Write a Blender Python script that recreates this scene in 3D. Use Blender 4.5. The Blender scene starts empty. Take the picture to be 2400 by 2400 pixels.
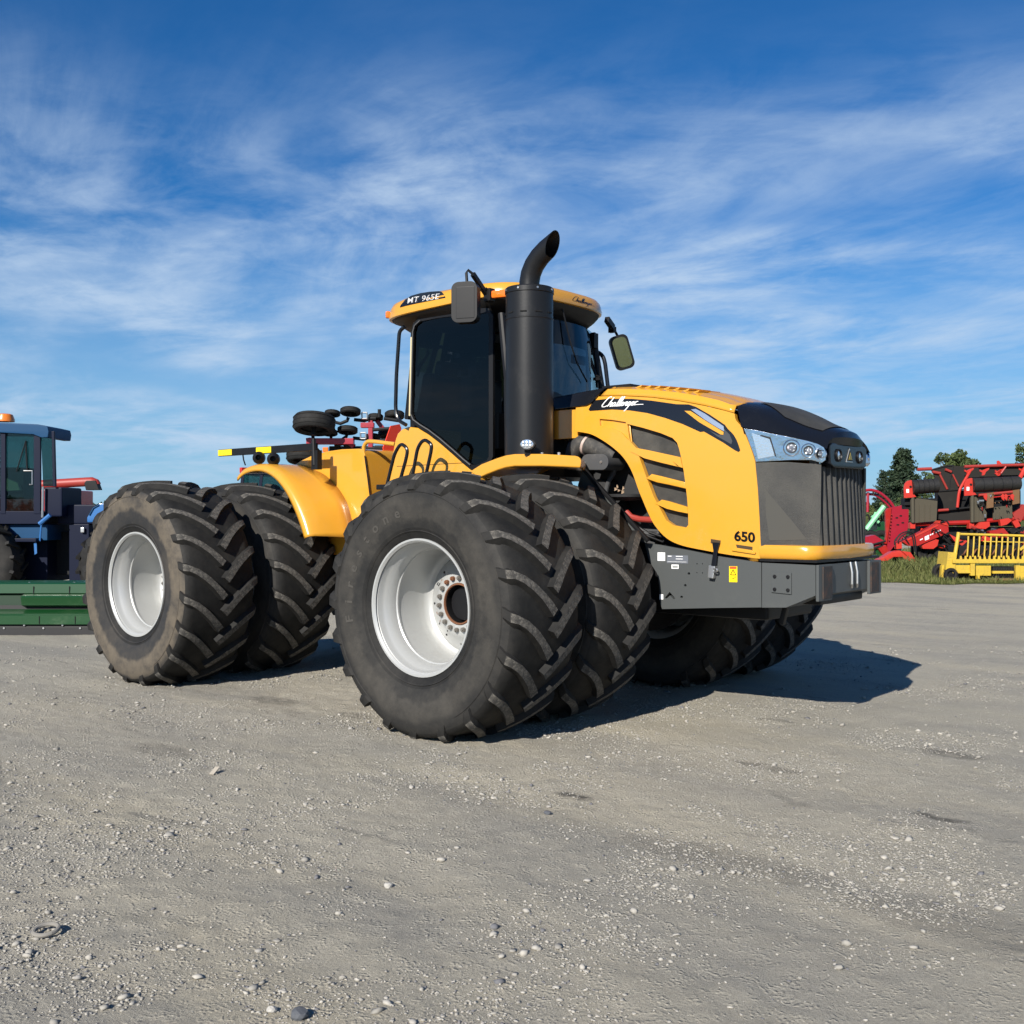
import bpy, bmesh, math, random
import numpy as np
from mathutils import Vector, Matrix
from mathutils.geometry import tessellate_polygon
random.seed(7)
RNG = np.random.default_rng(11)
SC = bpy.context.scene
COL = SC.collection

# ------------------------------------------------------------------ camera
CAM = np.array([5.695, -8.027, 1.691])      # metres; origin = ground under the front axle of the yellow tractor, +X its nose
YAW = -0.7076
FPX = 2500.0                                 # focal length in pixels of the 2400 px photograph
cd = bpy.data.cameras.new('camera'); cam = bpy.data.objects.new('camera', cd); COL.objects.link(cam)
cd.sensor_width = 36; cd.sensor_fit = 'HORIZONTAL'; cd.lens = 36 * FPX / 2400
cd.clip_start = 0.05; cd.clip_end = 9000
cam.location = CAM; cam.rotation_euler = (math.pi / 2, 0, -YAW)
SC.camera = cam

# ------------------------------------------------------------------ sky and sun
SUN = Vector((0.39, -1.64, 1.0)).normalized()
W = bpy.data.worlds.new('World'); SC.world = W; W.use_nodes = True
nt = W.node_tree; nt.nodes.clear()
def WN(t, **k):
    n = nt.nodes.new(t)
    for a, b in k.items(): setattr(n, a, b)
    return n
sky = WN('ShaderNodeTexSky', sky_type='NISHITA', sun_disc=False)
sky.sun_elevation = math.asin(SUN.z); sky.sun_rotation = math.atan2(SUN.x, SUN.y)
sky.altitude = 300; sky.air_density = 1.0; sky.dust_density = 0.15; sky.ozone_density = 2.2
tc = WN('ShaderNodeTexCoord')
sep = WN('ShaderNodeSeparateXYZ'); nt.links.new(tc.outputs['Generated'], sep.inputs[0])
def M(op, a, b=None, c=None):
    n = WN('ShaderNodeMath', operation=op)
    for i, v in enumerate((a, b, c)):
        if v is None: continue
        if isinstance(v, (int, float)): n.inputs[i].default_value = v
        else: nt.links.new(v, n.inputs[i])
    return n.outputs[0]
def MR(v, a, b, c=0.0, d=1.0, smooth=True):
    n = WN('ShaderNodeMapRange', interpolation_type='SMOOTHSTEP' if smooth else 'LINEAR')
    nt.links.new(v, n.inputs[0])
    for i, q in enumerate((a, b, c, d)): n.inputs[i + 1].default_value = q
    return n.outputs[0]
# thin cirrus sheet: directions are projected onto a high flat layer
zz = M('MAXIMUM', M('ADD', sep.outputs[2], 0.11), 0.02)
px = M('DIVIDE', sep.outputs[0], zz); py = M('DIVIDE', sep.outputs[1], zz)
cmb = WN('ShaderNodeCombineXYZ'); nt.links.new(px, cmb.inputs[0]); nt.links.new(py, cmb.inputs[1])
def cloudnoise(scale, rot, sx, sy, detail, rough, dist, off):
    mp = WN('ShaderNodeMapping'); nt.links.new(cmb.outputs[0], mp.inputs[0])
    mp.inputs['Location'].default_value = off; mp.inputs['Rotation'].default_value = (0, 0, rot)
    mp.inputs['Scale'].default_value = (sx, sy, 1)
    n = WN('ShaderNodeTexNoise', noise_dimensions='3D'); nt.links.new(mp.outputs[0], n.inputs['Vector'])
    n.inputs['Scale'].default_value = scale; n.inputs['Detail'].default_value = detail
    n.inputs['Roughness'].default_value = rough; n.inputs['Distortion'].default_value = dist
    return n.outputs['Fac']
big = MR(cloudnoise(0.42, 0.5, 1, 0.9, 4, 0.55, 0.6, (3.1, 1.7, 0)), 0.34, 0.60)
wisp = MR(cloudnoise(1.2, 0.95, 0.78, 1.22, 11, 0.60, 0.65, (0.4, 5.2, 2)), 0.37, 0.70)
fine = MR(cloudnoise(4.6, 0.75, 0.9, 1.15, 10, 0.64, 0.4, (7.4, 2.2, 5)), 0.34, 0.70)
mott = M('ADD', M('MULTIPLY', wisp, 0.70), M('MULTIPLY', fine, 0.30))
cov = M('MULTIPLY', M('ADD', M('MULTIPLY', big, 0.97), 0.03), mott)
thin = MR(sep.outputs[2], 0.0, 0.10, 0.35, 1.0)
high = MR(sep.outputs[2], 0.28, 0.42, 1.0, 0.08)
cov = M('MULTIPLY', M('MULTIPLY', cov, thin), high)
cov = M('MINIMUM', M('MULTIPLY', cov, 1.18), 0.82)
cloudcol = WN('ShaderNodeRGB'); cloudcol.outputs[0].default_value = (7.4, 9.4, 12.0, 1)
mx = WN('ShaderNodeMix', data_type='RGBA'); nt.links.new(cov, mx.inputs['Factor'])
wb = WN('ShaderNodeMix', data_type='RGBA', blend_type='MULTIPLY'); wb.inputs['Factor'].default_value = 1.0
wb.inputs['B'].default_value = (0.20, 0.80, 1.38, 1)          # the camera's cool rendering of a clear sky
nt.links.new(sky.outputs[0], wb.inputs['A'])
hz = WN('ShaderNodeMix', data_type='RGBA'); hz.inputs['B'].default_value = (5.3, 8.2, 11.0, 1)     # pale haze low over the land
nt.links.new(MR(sep.outputs[2], -0.02, 0.26, 0.86, 0.0, False), hz.inputs['Factor']); nt.links.new(wb.outputs['Result'], hz.inputs['A'])
nt.links.new(hz.outputs['Result'], mx.inputs['A']); nt.links.new(cloudcol.outputs[0], mx.inputs['B'])
bg = WN('ShaderNodeBackground'); bg.inputs['Strength'].default_value = 0.050
nt.links.new(mx.outputs['Result'], bg.inputs[0])
W.cycles.sampling_method = 'MANUAL'; W.cycles.sample_map_resolution = 512
wo = WN('ShaderNodeOutputWorld'); nt.links.new(bg.outputs[0], wo.inputs[0])

sl = bpy.data.lights.new('sun', 'SUN'); sl.energy = 5.0; sl.angle = math.radians(0.53); sl.color = (1.0, 0.95, 0.87)
so = bpy.data.objects.new('sun', sl); COL.objects.link(so); so.location = (0, -20, 30)
so.rotation_euler = (-SUN).to_track_quat('-Z', 'Y').to_euler()

SC.view_settings.view_transform = 'Standard'; SC.view_settings.look = 'None'
SC.view_settings.exposure = 0.52; SC.view_settings.gamma = 1.0; SC.view_settings.use_curve_mapping = False
SC.render.engine = 'CYCLES'; SC.cycles.max_bounces = 8; SC.cycles.transparent_max_bounces = 24
SC.cycles.use_denoising = True; SC.cycles.use_adaptive_sampling = True; SC.cycles.adaptive_threshold = 0.02

# ------------------------------------------------------------------ survey: a measured point of the photograph on a known plane, in metres
_F = np.array([math.sin(YAW), math.cos(YAW), 0]); _R = np.array([math.cos(YAW), -math.sin(YAW), 0]); _U = np.array([0, 0, 1.0])
def ray(u, v): return _F + _R * ((u - 1200) / FPX) - _U * ((v - 1200) / FPX)
def at_y(u, v, y): r = ray(u, v); return CAM + r * ((y - CAM[1]) / r[1])
def at_x(u, v, x): r = ray(u, v); return CAM + r * ((x - CAM[0]) / r[0])
def at_z(u, v, z=0.0): r = ray(u, v); return CAM + r * ((z - CAM[2]) / r[2])
def at_d(u, v, d): return CAM + ray(u, v) * d
def at_plan(u, v, p, q):            # vertical plane through two plan points
    n = np.array([q[1] - p[1], p[0] - q[0], 0.0]); r = ray(u, v)
    return CAM + r * (np.dot(np.array([p[0], p[1], 0]) - CAM, n) / np.dot(r, n))
def ground_d(v): return CAM[2] * FPX / (v - 1200)

# ------------------------------------------------------------------ materials
MATS = {}
def node_mat(name):
    m = bpy.data.materials.new(name); m.use_nodes = True; t = m.node_tree; t.nodes.clear()
    o = t.nodes.new('ShaderNodeOutputMaterial'); b = t.nodes.new('ShaderNodeBsdfPrincipled'); t.links.new(b.outputs[0], o.inputs[0])
    return m, t, b, o
def tnoise(t, scale, detail=6, rough=0.6, coord='Object', dist=0.0, stretch=None):
    c = t.nodes.new('ShaderNodeTexCoord'); src = c.outputs[coord]
    if stretch:
        mp = t.nodes.new('ShaderNodeMapping'); mp.inputs['Scale'].default_value = stretch; t.links.new(src, mp.inputs[0]); src = mp.outputs[0]
    n = t.nodes.new('ShaderNodeTexNoise'); n.inputs['Scale'].default_value = scale; n.inputs['Detail'].default_value = detail
    n.inputs['Roughness'].default_value = rough; n.inputs['Distortion'].default_value = dist
    t.links.new(src, n.inputs['Vector']); return n.outputs['Fac']
def tramp(t, fac, lo, hi):
    n = t.nodes.new('ShaderNodeMapRange'); n.inputs[1].default_value = lo; n.inputs[2].default_value = hi; n.interpolation_type = 'SMOOTHSTEP'
    t.links.new(fac, n.inputs[0]); return n.outputs[0]
def tmix(t, fac, a, b):
    n = t.nodes.new('ShaderNodeMix'); n.data_type = 'RGBA'
    if isinstance(fac, (int, float)): n.inputs['Factor'].default_value = fac
    else: t.links.new(fac, n.inputs['Factor'])
    for s, v in (('A', a), ('B', b)):
        if isinstance(v, tuple): n.inputs[s].default_value = (*v, 1)
        else: t.links.new(v, n.inputs[s])
    return n.outputs['Result']
def tmul(t, a, b, op='MULTIPLY'):
    n = t.nodes.new('ShaderNodeMath'); n.operation = op
    for i, v in enumerate((a, b)):
        if isinstance(v, (int, float)): n.inputs[i].default_value = v
        else: t.links.new(v, n.inputs[i])
    return n.outputs[0]
def tbump(t, b, h, strength, dist):
    n = t.nodes.new('ShaderNodeBump'); n.inputs['Strength'].default_value = strength; n.inputs['Distance'].default_value = dist
    t.links.new(h, n.inputs['Height']); t.links.new(n.outputs[0], b.inputs['Normal'])
def mat(name, col, rough=0.5, metal=0.0, dirt=None, coat=0.0, bump=None, emit=None, spec=0.5, dscale=3.0, dlo=0.5, dhi=0.78, drough=0.9):
    if name in MATS: return MATS[name]
    m, t, b, o = node_mat(name)
    b.inputs['Base Color'].default_value = (*col, 1); b.inputs['Roughness'].default_value = rough; b.inputs['Metallic'].default_value = metal
    b.inputs['Coat Weight'].default_value = coat; b.inputs['Coat Roughness'].default_value = 0.08; b.inputs['Specular IOR Level'].default_value = spec
    if dirt:
        f1 = tramp(t, tnoise(t, dscale, 8, 0.62), dlo, dhi); f2 = tramp(t, tnoise(t, dscale * 9, 6, 0.7), 0.35, 0.75)
        f = tmul(t, f1, tmul(t, f2, 0.75)); f = tmul(t, f, dirt[1])
        t.links.new(tmix(t, f, tuple(col), dirt[0]), b.inputs['Base Color'])
        r = t.nodes.new('ShaderNodeMapRange'); t.links.new(f, r.inputs[0]); r.inputs[3].default_value = rough; r.inputs[4].default_value = drough
        t.links.new(r.outputs[0], b.inputs['Roughness'])
    if bump: tbump(t, b, tnoise(t, bump[0], 6, 0.6), bump[1], bump[2])
    if emit:
        b.inputs['Emission Color'].default_value = (*emit[0], 1); b.inputs['Emission Strength'].default_value = emit[1]
    MATS[name] = m; return m
DUST = (0.34, 0.31, 0.26)
YEL = mat('yellow_paint', (0.62, 0.295, 0.028), 0.24, dirt=((0.46, 0.30, 0.12), 0.40), coat=0.5, dscale=1.3, dlo=0.35, dhi=0.8, drough=0.55)
BLK = mat('black_gloss_plastic', (0.007, 0.008, 0.011), 0.24, dirt=((0.05, 0.048, 0.045), 0.35), coat=0.1, spec=.35)
BLKM = mat('black_satin_metal', (0.008, 0.008, 0.009), 0.45, dirt=((0.04, 0.038, 0.034), 0.5), spec=.28)
STK = mat('exhaust_black', (0.0095, 0.010, 0.0115), 0.42, dirt=((0.05, 0.049, 0.046), 0.6), bump=(40, 0.12, 0.004), dscale=4, spec=.30)
GRY = mat('grey_frame_paint', (0.066, 0.071, 0.071), 0.45, dirt=((0.15, 0.145, 0.13), 0.4), dscale=2.2)
DGRY = mat('dark_grey_metal', (0.055, 0.056, 0.058), 0.6, dirt=(DUST, 0.5), dscale=5)
ENG = mat('engine_dark', (0.02, 0.02, 0.021), 0.7, dirt=((.14,.13,.11), 0.5), dscale=6)
DECAL = mat('decal_black', (0.008, 0.009, 0.012), 0.25, coat=0.3)
WHT = mat('white_print', (0.82, 0.82, 0.82), 0.5)
SIL = mat('silver_print', (0.75, 0.76, 0.78), 0.22, metal=0.8)
CHR = mat('chrome_reflector', (0.66, 0.68, 0.72), 0.12, metal=1.0, bump=(7, 0.25, 0.02))
STEEL = mat('bare_steel', (0.55, 0.55, 0.54), 0.35, metal=0.9, dirt=((0.3, 0.2, 0.12), 0.5))
RUST = mat('rust', (0.16, 0.065, 0.03), 0.85, dirt=((0.30, 0.16, 0.08), 0.7), dscale=10, bump=(60, 0.3, 0.004))
SEATM = mat('seat_fabric', (0.03, 0.03, 0.033), 0.85)
def glass(name, tint, refl=1.0):
    m, t, b, o = node_mat(name); t.nodes.remove(b)
    tr = t.nodes.new('ShaderNodeBsdfTransparent'); tr.inputs[0].default_value = (*tint, 1)
    gl = t.nodes.new('ShaderNodeBsdfGlossy'); gl.inputs[0].default_value = (refl, refl, refl, 1); gl.inputs['Roughness'].default_value = 0.015
    fr = t.nodes.new('ShaderNodeFresnel'); fr.inputs[0].default_value = 1.5
    mxs = t.nodes.new('ShaderNodeMixShader'); t.links.new(fr.outputs[0], mxs.inputs[0]); t.links.new(tr.outputs[0], mxs.inputs[1]); t.links.new(gl.outputs[0], mxs.inputs[2])
    t.links.new(mxs.outputs[0], o.inputs[0]); return m
GLASS_SIDE = glass('tinted_side_glass', (0.085, 0.115, 0.155), 0.6)
GLASS_FRONT = glass('tinted_front_glass', (0.30, 0.44, 0.46), 0.8)
GLASS_OLD = glass('old_green_glass', (0.42, 0.56, 0.54), 0.9)
LENS = mat('clear_lens', (0.85, 0.87, 0.9), 0.08, metal=0.85, bump=(90, 0.35, 0.003))
MIRROR = mat('mirror_glass', (0.86, 0.88, 0.9), 0.02, metal=1.0)
AMBER = mat('amber_lens', (0.75, 0.16, 0.015), 0.2, coat=0.5)
REDL = mat('red_lens', (0.45, 0.02, 0.012), 0.25, coat=0.4)

def rubber(name, base, dustc, amt, ring=None):
    m, t, b, o = node_mat(name)
    n1 = tramp(t, tnoise(t, 2.2, 8, 0.65), 0.38, 0.78); n2 = tramp(t, tnoise(t, 14, 8, 0.7), 0.35, 0.8)
    f = tmul(t, n1, amt); f2 = tmul(t, n2, amt * 0.45); f = tmul(t, f, f2, 'ADD')
    if ring:   # dried mud band round the sidewall, radius from the axle in local XZ
        c = t.nodes.new('ShaderNodeTexCoord'); s = t.nodes.new('ShaderNodeSeparateXYZ'); t.links.new(c.outputs['Object'], s.inputs[0])
        rr = tmul(t, tmul(t, tmul(t, s.outputs[0], s.outputs[0]), tmul(t, s.outputs[2], s.outputs[2]), 'ADD'), 0.5, 'POWER')
        wob = tmul(t, tmul(t, tnoise(t, 3.5, 6, 0.6), 0.5, 'SUBTRACT'), 0.20)
        rr = tmul(t, rr, wob, 'ADD')
        a = tramp(t, rr, ring[0], ring[0] + 0.05); e = tramp(t, rr, ring[1] + 0.06, ring[1])
        g = tmul(t, tmul(t, a, e), tramp(t, tnoise(t, 6, 8, 0.7), 0.2, 0.62)); f = tmul(t, f, tmul(t, g, ring[2]), 'ADD')
    f = tmul(t, f, 0.92, 'MINIMUM')
    t.links.new(tmix(t, f, base, dustc), b.inputs['Base Color'])
    b.inputs['Roughness'].default_value = 0.72; b.inputs['Specular IOR Level'].default_value = 0.22
    sc_ = tramp(t, tnoise(t, 5, 9, 0.8, 'Object', 2.5, (1, 1, 1)), 0.62, 0.66)
    tbump(t, b, tmul(t, tnoise(t, 45, 8, 0.7), tmul(t, sc_, .6), 'ADD'), 0.35, 0.005)
    return m
TYRE = rubber('tyre_rubber', (0.0105, 0.0105, 0.0105), (0.056, 0.052, 0.046), 0.42)
TYRE_SIDE = rubber('tyre_sidewall', (0.0165, 0.0165, 0.0165), (0.068, 0.062, 0.053), 0.5, (0.64, 0.80, 0.34))
TYRE_MUD = rubber('tyre_sidewall_mud', (0.022, 0.023, 0.025), (0.125, 0.104, 0.078), 0.30, (0.70, 0.89, 0.72))
def lugtop():
    m, t, b, o = node_mat('worn_lug_top')
    n = tramp(t, tnoise(t, 30, 8, 0.75), 0.36, 0.66); n2 = tramp(t, tnoise(t, 95, 4, 0.7), 0.44, 0.56)
    c = tmix(t, n, (0.036, 0.034, 0.031), (0.155, 0.142, 0.122)); c = tmix(t, tmul(t, n2, 0.5), c, (0.035, 0.033, 0.03))
    t.links.new(c, b.inputs['Base Color']); b.inputs['Roughness'].default_value = 0.92
    tbump(t, b, tnoise(t, 70, 8, 0.75), 0.7, 0.008); return m
LUGTOP = lugtop()
RIMW = mat('rim_silver_paint', (0.42, 0.425, 0.415), 0.38, dirt=((0.34, 0.31, 0.27), 0.5), dscale=2.4, dlo=0.42, dhi=0.85, metal=0.25)

# ------------------------------------------------------------------ mesh helpers
def link(name, me, m, parent=None, loc=None, rot=None):
    o = bpy.data.objects.new(name, me); COL.objects.link(o)
    if m is not None:
        for q in (m if isinstance(m, (list, tuple)) else [m]): me.materials.append(q)
    if parent: o.parent = parent
    if loc is not None: o.location = loc
    if rot is not None: o.rotation_euler = rot
    return o
def finish(me, ang=32):
    if ang is None: return
    me.polygons.foreach_set('use_smooth', [True] * len(me.polygons))
    me.set_sharp_from_angle(angle=math.radians(ang)); me.update()
class MB:
    def __init__(s): s.v = []; s.f = []; s.mi = []
    def add(s, vs, fs, mi=0):
        k = len(s.v); s.v += [tuple(map(float, p)) for p in vs]; s.f += [tuple(i + k for i in f) for f in fs]; s.mi += [mi] * len(fs); return s
    def box(s, c, d, rot=None, mi=0):
        h = [q / 2 for q in d]; R = rot if rot is not None else Matrix.Identity(3); c = Vector(c)
        if not isinstance(R, Matrix): R = Matrix.Rotation(R, 3, 'Z')
        vs = [c + R @ Vector((x * h[0], y * h[1], z * h[2])) for x in (-1, 1) for y in (-1, 1) for z in (-1, 1)]
        return s.add(vs, [(0, 1, 3, 2), (4, 6, 7, 5), (0, 4, 5, 1), (2, 3, 7, 6), (0, 2, 6, 4), (1, 5, 7, 3)], mi)
    def bar(s, a, b, w, h, up=(0, 0, 1), mi=0):
        a = Vector(a); b = Vector(b); d = b - a; L = d.length; d.normalize(); up = Vector(up)
        if abs(d.dot(up)) > 0.98: up = Vector((1, 0, 0))
        y = up.cross(d).normalized(); z = d.cross(y)
        R = Matrix((d, y, z)).transposed(); return s.box((a + b) / 2, (L, w, h), R, mi)
    def rings(s, rr, closed=False, caps=True, mi=0):
        n = len(rr[0]); vs = [p for r in rr for p in r]; fs = []
        m = len(rr); last = m if closed else m - 1
        for i in range(last):
            a = i * n; b = ((i + 1) % m) * n
            for j in range(n): fs.append((a + j, a + (j + 1) % n, b + (j + 1) % n, b + j))
        if caps and not closed: fs.append(tuple(range(n - 1, -1, -1))); fs.append(tuple((m - 1) * n + j for j in range(n)))
        return s.add(vs, fs, mi)
    def tube(s, pts, r, n=10, fillet=0.0, caps=True, mi=0):
        P = [Vector(p) for p in pts]
        if fillet:
            Q = [P[0]]
            for i in range(1, len(P) - 1):
                a = P[i - 1] - P[i]; b = P[i + 1] - P[i]; k = min(fillet, a.length * .49, b.length * .49); a.normalize(); b.normalize()
                p0 = P[i] + a * k; p1 = P[i] + b * k
                for q in range(7):
                    t = q / 6; Q.append(p0 * (1 - t) ** 2 + P[i] * 2 * t * (1 - t) + p1 * t * t)
            P = Q + [P[-1]]
        rs = r if isinstance(r, (list, tuple)) else [r] * len(P); out = []; ref = None
        for i, p in enumerate(P):
            d = (P[min(i + 1, len(P) - 1)] - P[max(i - 1, 0)]).normalized()
            if ref is None:
                ref = Vector((0, 0, 1)) if abs(d.z) < 0.9 else Vector((1, 0, 0))
            x = (ref - d * ref.dot(d)).normalized(); y = d.cross(x); ref = x
            out.append([p + (x * math.cos(2 * math.pi * j / n) + y * math.sin(2 * math.pi * j / n)) * rs[i] for j in range(n)])
        return s.rings(out, caps=caps, mi=mi)
    def cyl(s, a, b, r, r2=None, n=24, mi=0):
        return s.tube([a, b], [r, r if r2 is None else r2], n, mi=mi)
    def lathe(s, prof, c=(0, 0, 0), axis='Y', n=48, mi=0, closed=False):
        rr = []
        for (w, r) in prof:
            ring = []
            for j in range(n):
                a = 2 * math.pi * j / n
                if axis == 'Y': q = (c[0] + r * math.cos(a), c[1] + w, c[2] + r * math.sin(a))
                elif axis == 'Z': q = (c[0] + r * math.cos(a), c[1] + r * math.sin(a), c[2] + w)
                else: q = (c[0] + w, c[1] + r * math.cos(a), c[2] + r * math.sin(a))
                ring.append(q)
            rr.append(ring)
        return s.rings(rr, closed=closed, caps=False, mi=mi)
    def prism(s, poly, off, mi=0):       # planar polygon (3D points) pushed along a vector
        P = [Vector(p) for p in poly]; o = Vector(off); n = len(P)
        tr = tessellate_polygon([P])
        fs = [tuple(t) for t in tr] + [tuple(n + i for i in reversed(t)) for t in tr]
        for i in range(n): j = (i + 1) % n; fs.append((i, j, n + j, n + i))
        return s.add(P + [p + o for p in P], fs, mi)
    def grid(s, rows, mi=0, flip=False):
        n = len(rows[0]); fs = []
        for i in range(len(rows) - 1):
            for j in range(n - 1):
                q = (i * n + j, i * n + j + 1, (i + 1) * n + j + 1, (i + 1) * n + j); fs.append(q[::-1] if flip else q)
        return s.add([p for r in rows for p in r], fs, mi)
    def mesh(s, name, bevel=0.0, seg=2, ang=32, fix=True, weld=True):
        me = bpy.data.meshes.new(name); me.from_pydata(s.v, [], s.f)
        if any(s.mi): me.polygons.foreach_set('material_index', s.mi)
        bm = bmesh.new(); bm.from_mesh(me)
        if weld: bmesh.ops.remove_doubles(bm, verts=bm.verts, dist=1e-5)
        if fix: bmesh.ops.recalc_face_normals(bm, faces=bm.faces)
        if bevel:
            es = [e for e in bm.edges if len(e.link_faces) == 2 and e.calc_face_angle(0) > math.radians(28)]
            bmesh.ops.bevel(bm, geom=es, offset=bevel, offset_type='OFFSET', segments=seg, profile=0.6, affect='EDGES', clamp_overlap=True)
        bm.to_mesh(me); bm.free(); finish(me, ang); return me
    def build(s, name, m, parent=None, bevel=0.0, seg=2, ang=32, loc=None, rot=None, fix=True, solid=0.0, weld=True):
        o = link(name, s.mesh(name, bevel, seg, ang, fix, weld), m, parent, loc, rot)
        if solid:
            md = o.modifiers.new('Solidify', 'SOLIDIFY'); md.thickness = solid; md.offset = 0
        if bevel:
            o.modifiers.new('WeightedNormal', 'WEIGHTED_NORMAL').keep_sharp = True
        return o
def thing(name, label, cat, loc=(0, 0, 0), rz=0.0, group=None):
    o = bpy.data.objects.new(name, None); COL.objects.link(o); o.empty_display_size = 0.2
    o.location = loc; o.rotation_euler = (0, 0, rz); tag(o, label, cat, group); return o
def part(name, parent, loc=(0, 0, 0), rot=(0, 0, 0)):
    o = bpy.data.objects.new(name, None); COL.objects.link(o); o.parent = parent; o.location = loc; o.rotation_euler = rot; o.empty_display_size = 0.1; return o
def tag(o, label=None, cat=None, group=None, kind=None):
    if label: o['label'] = label
    if cat: o['category'] = cat
    if group: o['group'] = group
    if kind: o['kind'] = kind
    return o
def fcurve(pts, x):
    xs = [p[0] for p in pts]; ys = [p[1] for p in pts]; return float(np.interp(x, xs, ys))
def smooth_pts(pts, k=6, closed=False):       # Catmull-Rom
    P = [np.array(p, float) for p in pts]; n = len(P); out = []
    for i in range(n if closed else n - 1):
        g = (lambda j: P[j % n]) if closed else (lambda j: P[min(max(j, 0), n - 1)])
        p0, p1, p2, p3 = g(i - 1), g(i), g(i + 1), g(i + 2)
        for q in range(k):
            t = q / k; out.append(0.5 * ((2 * p1) + (-p0 + p2) * t + (2 * p0 - 5 * p1 + 4 * p2 - p3) * t * t + (-p0 + 3 * p1 - 3 * p2 + p3) * t ** 3))
    if not closed: out.append(P[-1])
    return out
# ------------------------------------------------------------------ ground
def value_noise(x, y, seed):
    xi = np.floor(x).astype(np.int64); yi = np.floor(y).astype(np.int64); xf = x - xi; yf = y - yi
    def h(a, b):
        n = (a * 374761393 + b * 668265263 + seed * 974711) & 0x7fffffff
        n = ((n ^ (n >> 13)) * 1274126177) & 0x7fffffff
        return ((n ^ (n >> 16)) & 0xffff) / 65535.0
    u = xf * xf * (3 - 2 * xf); v = yf * yf * (3 - 2 * yf)
    return (h(xi, yi) * (1 - u) + h(xi + 1, yi) * u) * (1 - v) + (h(xi, yi + 1) * (1 - u) + h(xi + 1, yi + 1) * u) * v
def ground_height(x, y):
    z = 0.016 * (value_noise(x * 1.1, y * 1.1, 1) - 0.5) + 0.014 * (value_noise(x * 3.1, y * 3.1, 2) - 0.5)
    ripple = np.clip(value_noise(x * 0.55, y * 0.55, 9) - 0.35, 0, 1)
    z += 0.020 * ripple * (value_noise(x * 9 + y * 3, y * 9 - x * 3, 3) - 0.5)
    z += 0.007 * (value_noise(x * 17, y * 17, 4) - 0.5) + 0.006 * (value_noise(x * 36, y * 36, 5) - 0.5)
    z += 0.022 * (value_noise(x * 0.22 + 5, y * 1.9, 6) - 0.5) + 0.012 * np.clip(value_noise(x * .5, y * 2.2, 8) - .5, 0, 1) * np.sin(x * 21 + 6 * value_noise(x * .7, y * 1.4, 12))
    fade = np.clip(1.6 - np.hypot(x - 3.0, y + 4.0) / 14.0, 0, 1)
    return z * fade - 0.006
def axis(lo, hi, fine, a, b):
    c = np.arange(a, b + 1e-6, fine); out = list(c); s = fine
    p = a
    while p > lo: s *= 1.22; p -= s; out.insert(0, p)
    s = fine; p = b
    while p < hi: s *= 1.22; p += s; out.append(p)
    return np.array(out)
gx = axis(-4000, 4000, 0.026, -4.5, 6.6); gy = axis(-4000, 4000, 0.026, -6.8, 0.2)
X, Y = np.meshgrid(gx, gy); Z = ground_height(X, Y)
nx, ny = len(gx), len(gy)
gv = np.stack([X.ravel(), Y.ravel(), Z.ravel()], 1)
ii = (np.arange(ny - 1)[:, None] * nx + np.arange(nx - 1)[None, :]).ravel()
gf = np.stack([ii, ii + 1, ii + nx + 1, ii + nx], 1)
def big_mesh(name, v, f):
    me = bpy.data.meshes.new(name); k = f.shape[1]
    me.vertices.add(len(v)); me.vertices.foreach_set('co', v.astype(np.float32).ravel())
    me.loops.add(f.size); me.loops.foreach_set('vertex_index', f.astype(np.int32).ravel())
    me.polygons.add(len(f)); me.polygons.foreach_set('loop_start', np.arange(0, f.size, k, dtype=np.int32))
    me.update(); me.validate(); return me
gme = big_mesh('ground', gv, gf); gme.polygons.foreach_set('use_smooth', [True] * len(gf))
# damp or oily stains on the yard
damp = np.zeros(len(gv), np.float32)
for u, v, rx, ry, k in ((1345, 1861, .13, .05, .95), (2200, 1917, .16, .045, .8), (1800, 1795, .24, .06, .6), (2225, 1765, .22, .10, .6), (2310, 1600, .35, .12, .5), (2320, 1540, .3, .1, .5), (1870, 1882, .08, .04, .4), (640, 1640, .3, .14, .5), (830, 1675, .2, .08, .45), (380, 1760, .35, .14, .35), (2260, 2160, .5, .22, .25), (1700, 2010, .55, .2, .3)):
    p = at_z(u, v); e = ((gv[:, 0] - p[0]) / rx) ** 2 + ((gv[:, 1] - p[1]) / ry) ** 2; damp = np.maximum(damp, k * np.clip(1.6 - e, 0, 1))
at_ = gme.attributes.new('damp', 'FLOAT', 'POINT'); at_.data.foreach_set('value', damp.astype(np.float32))
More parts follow.
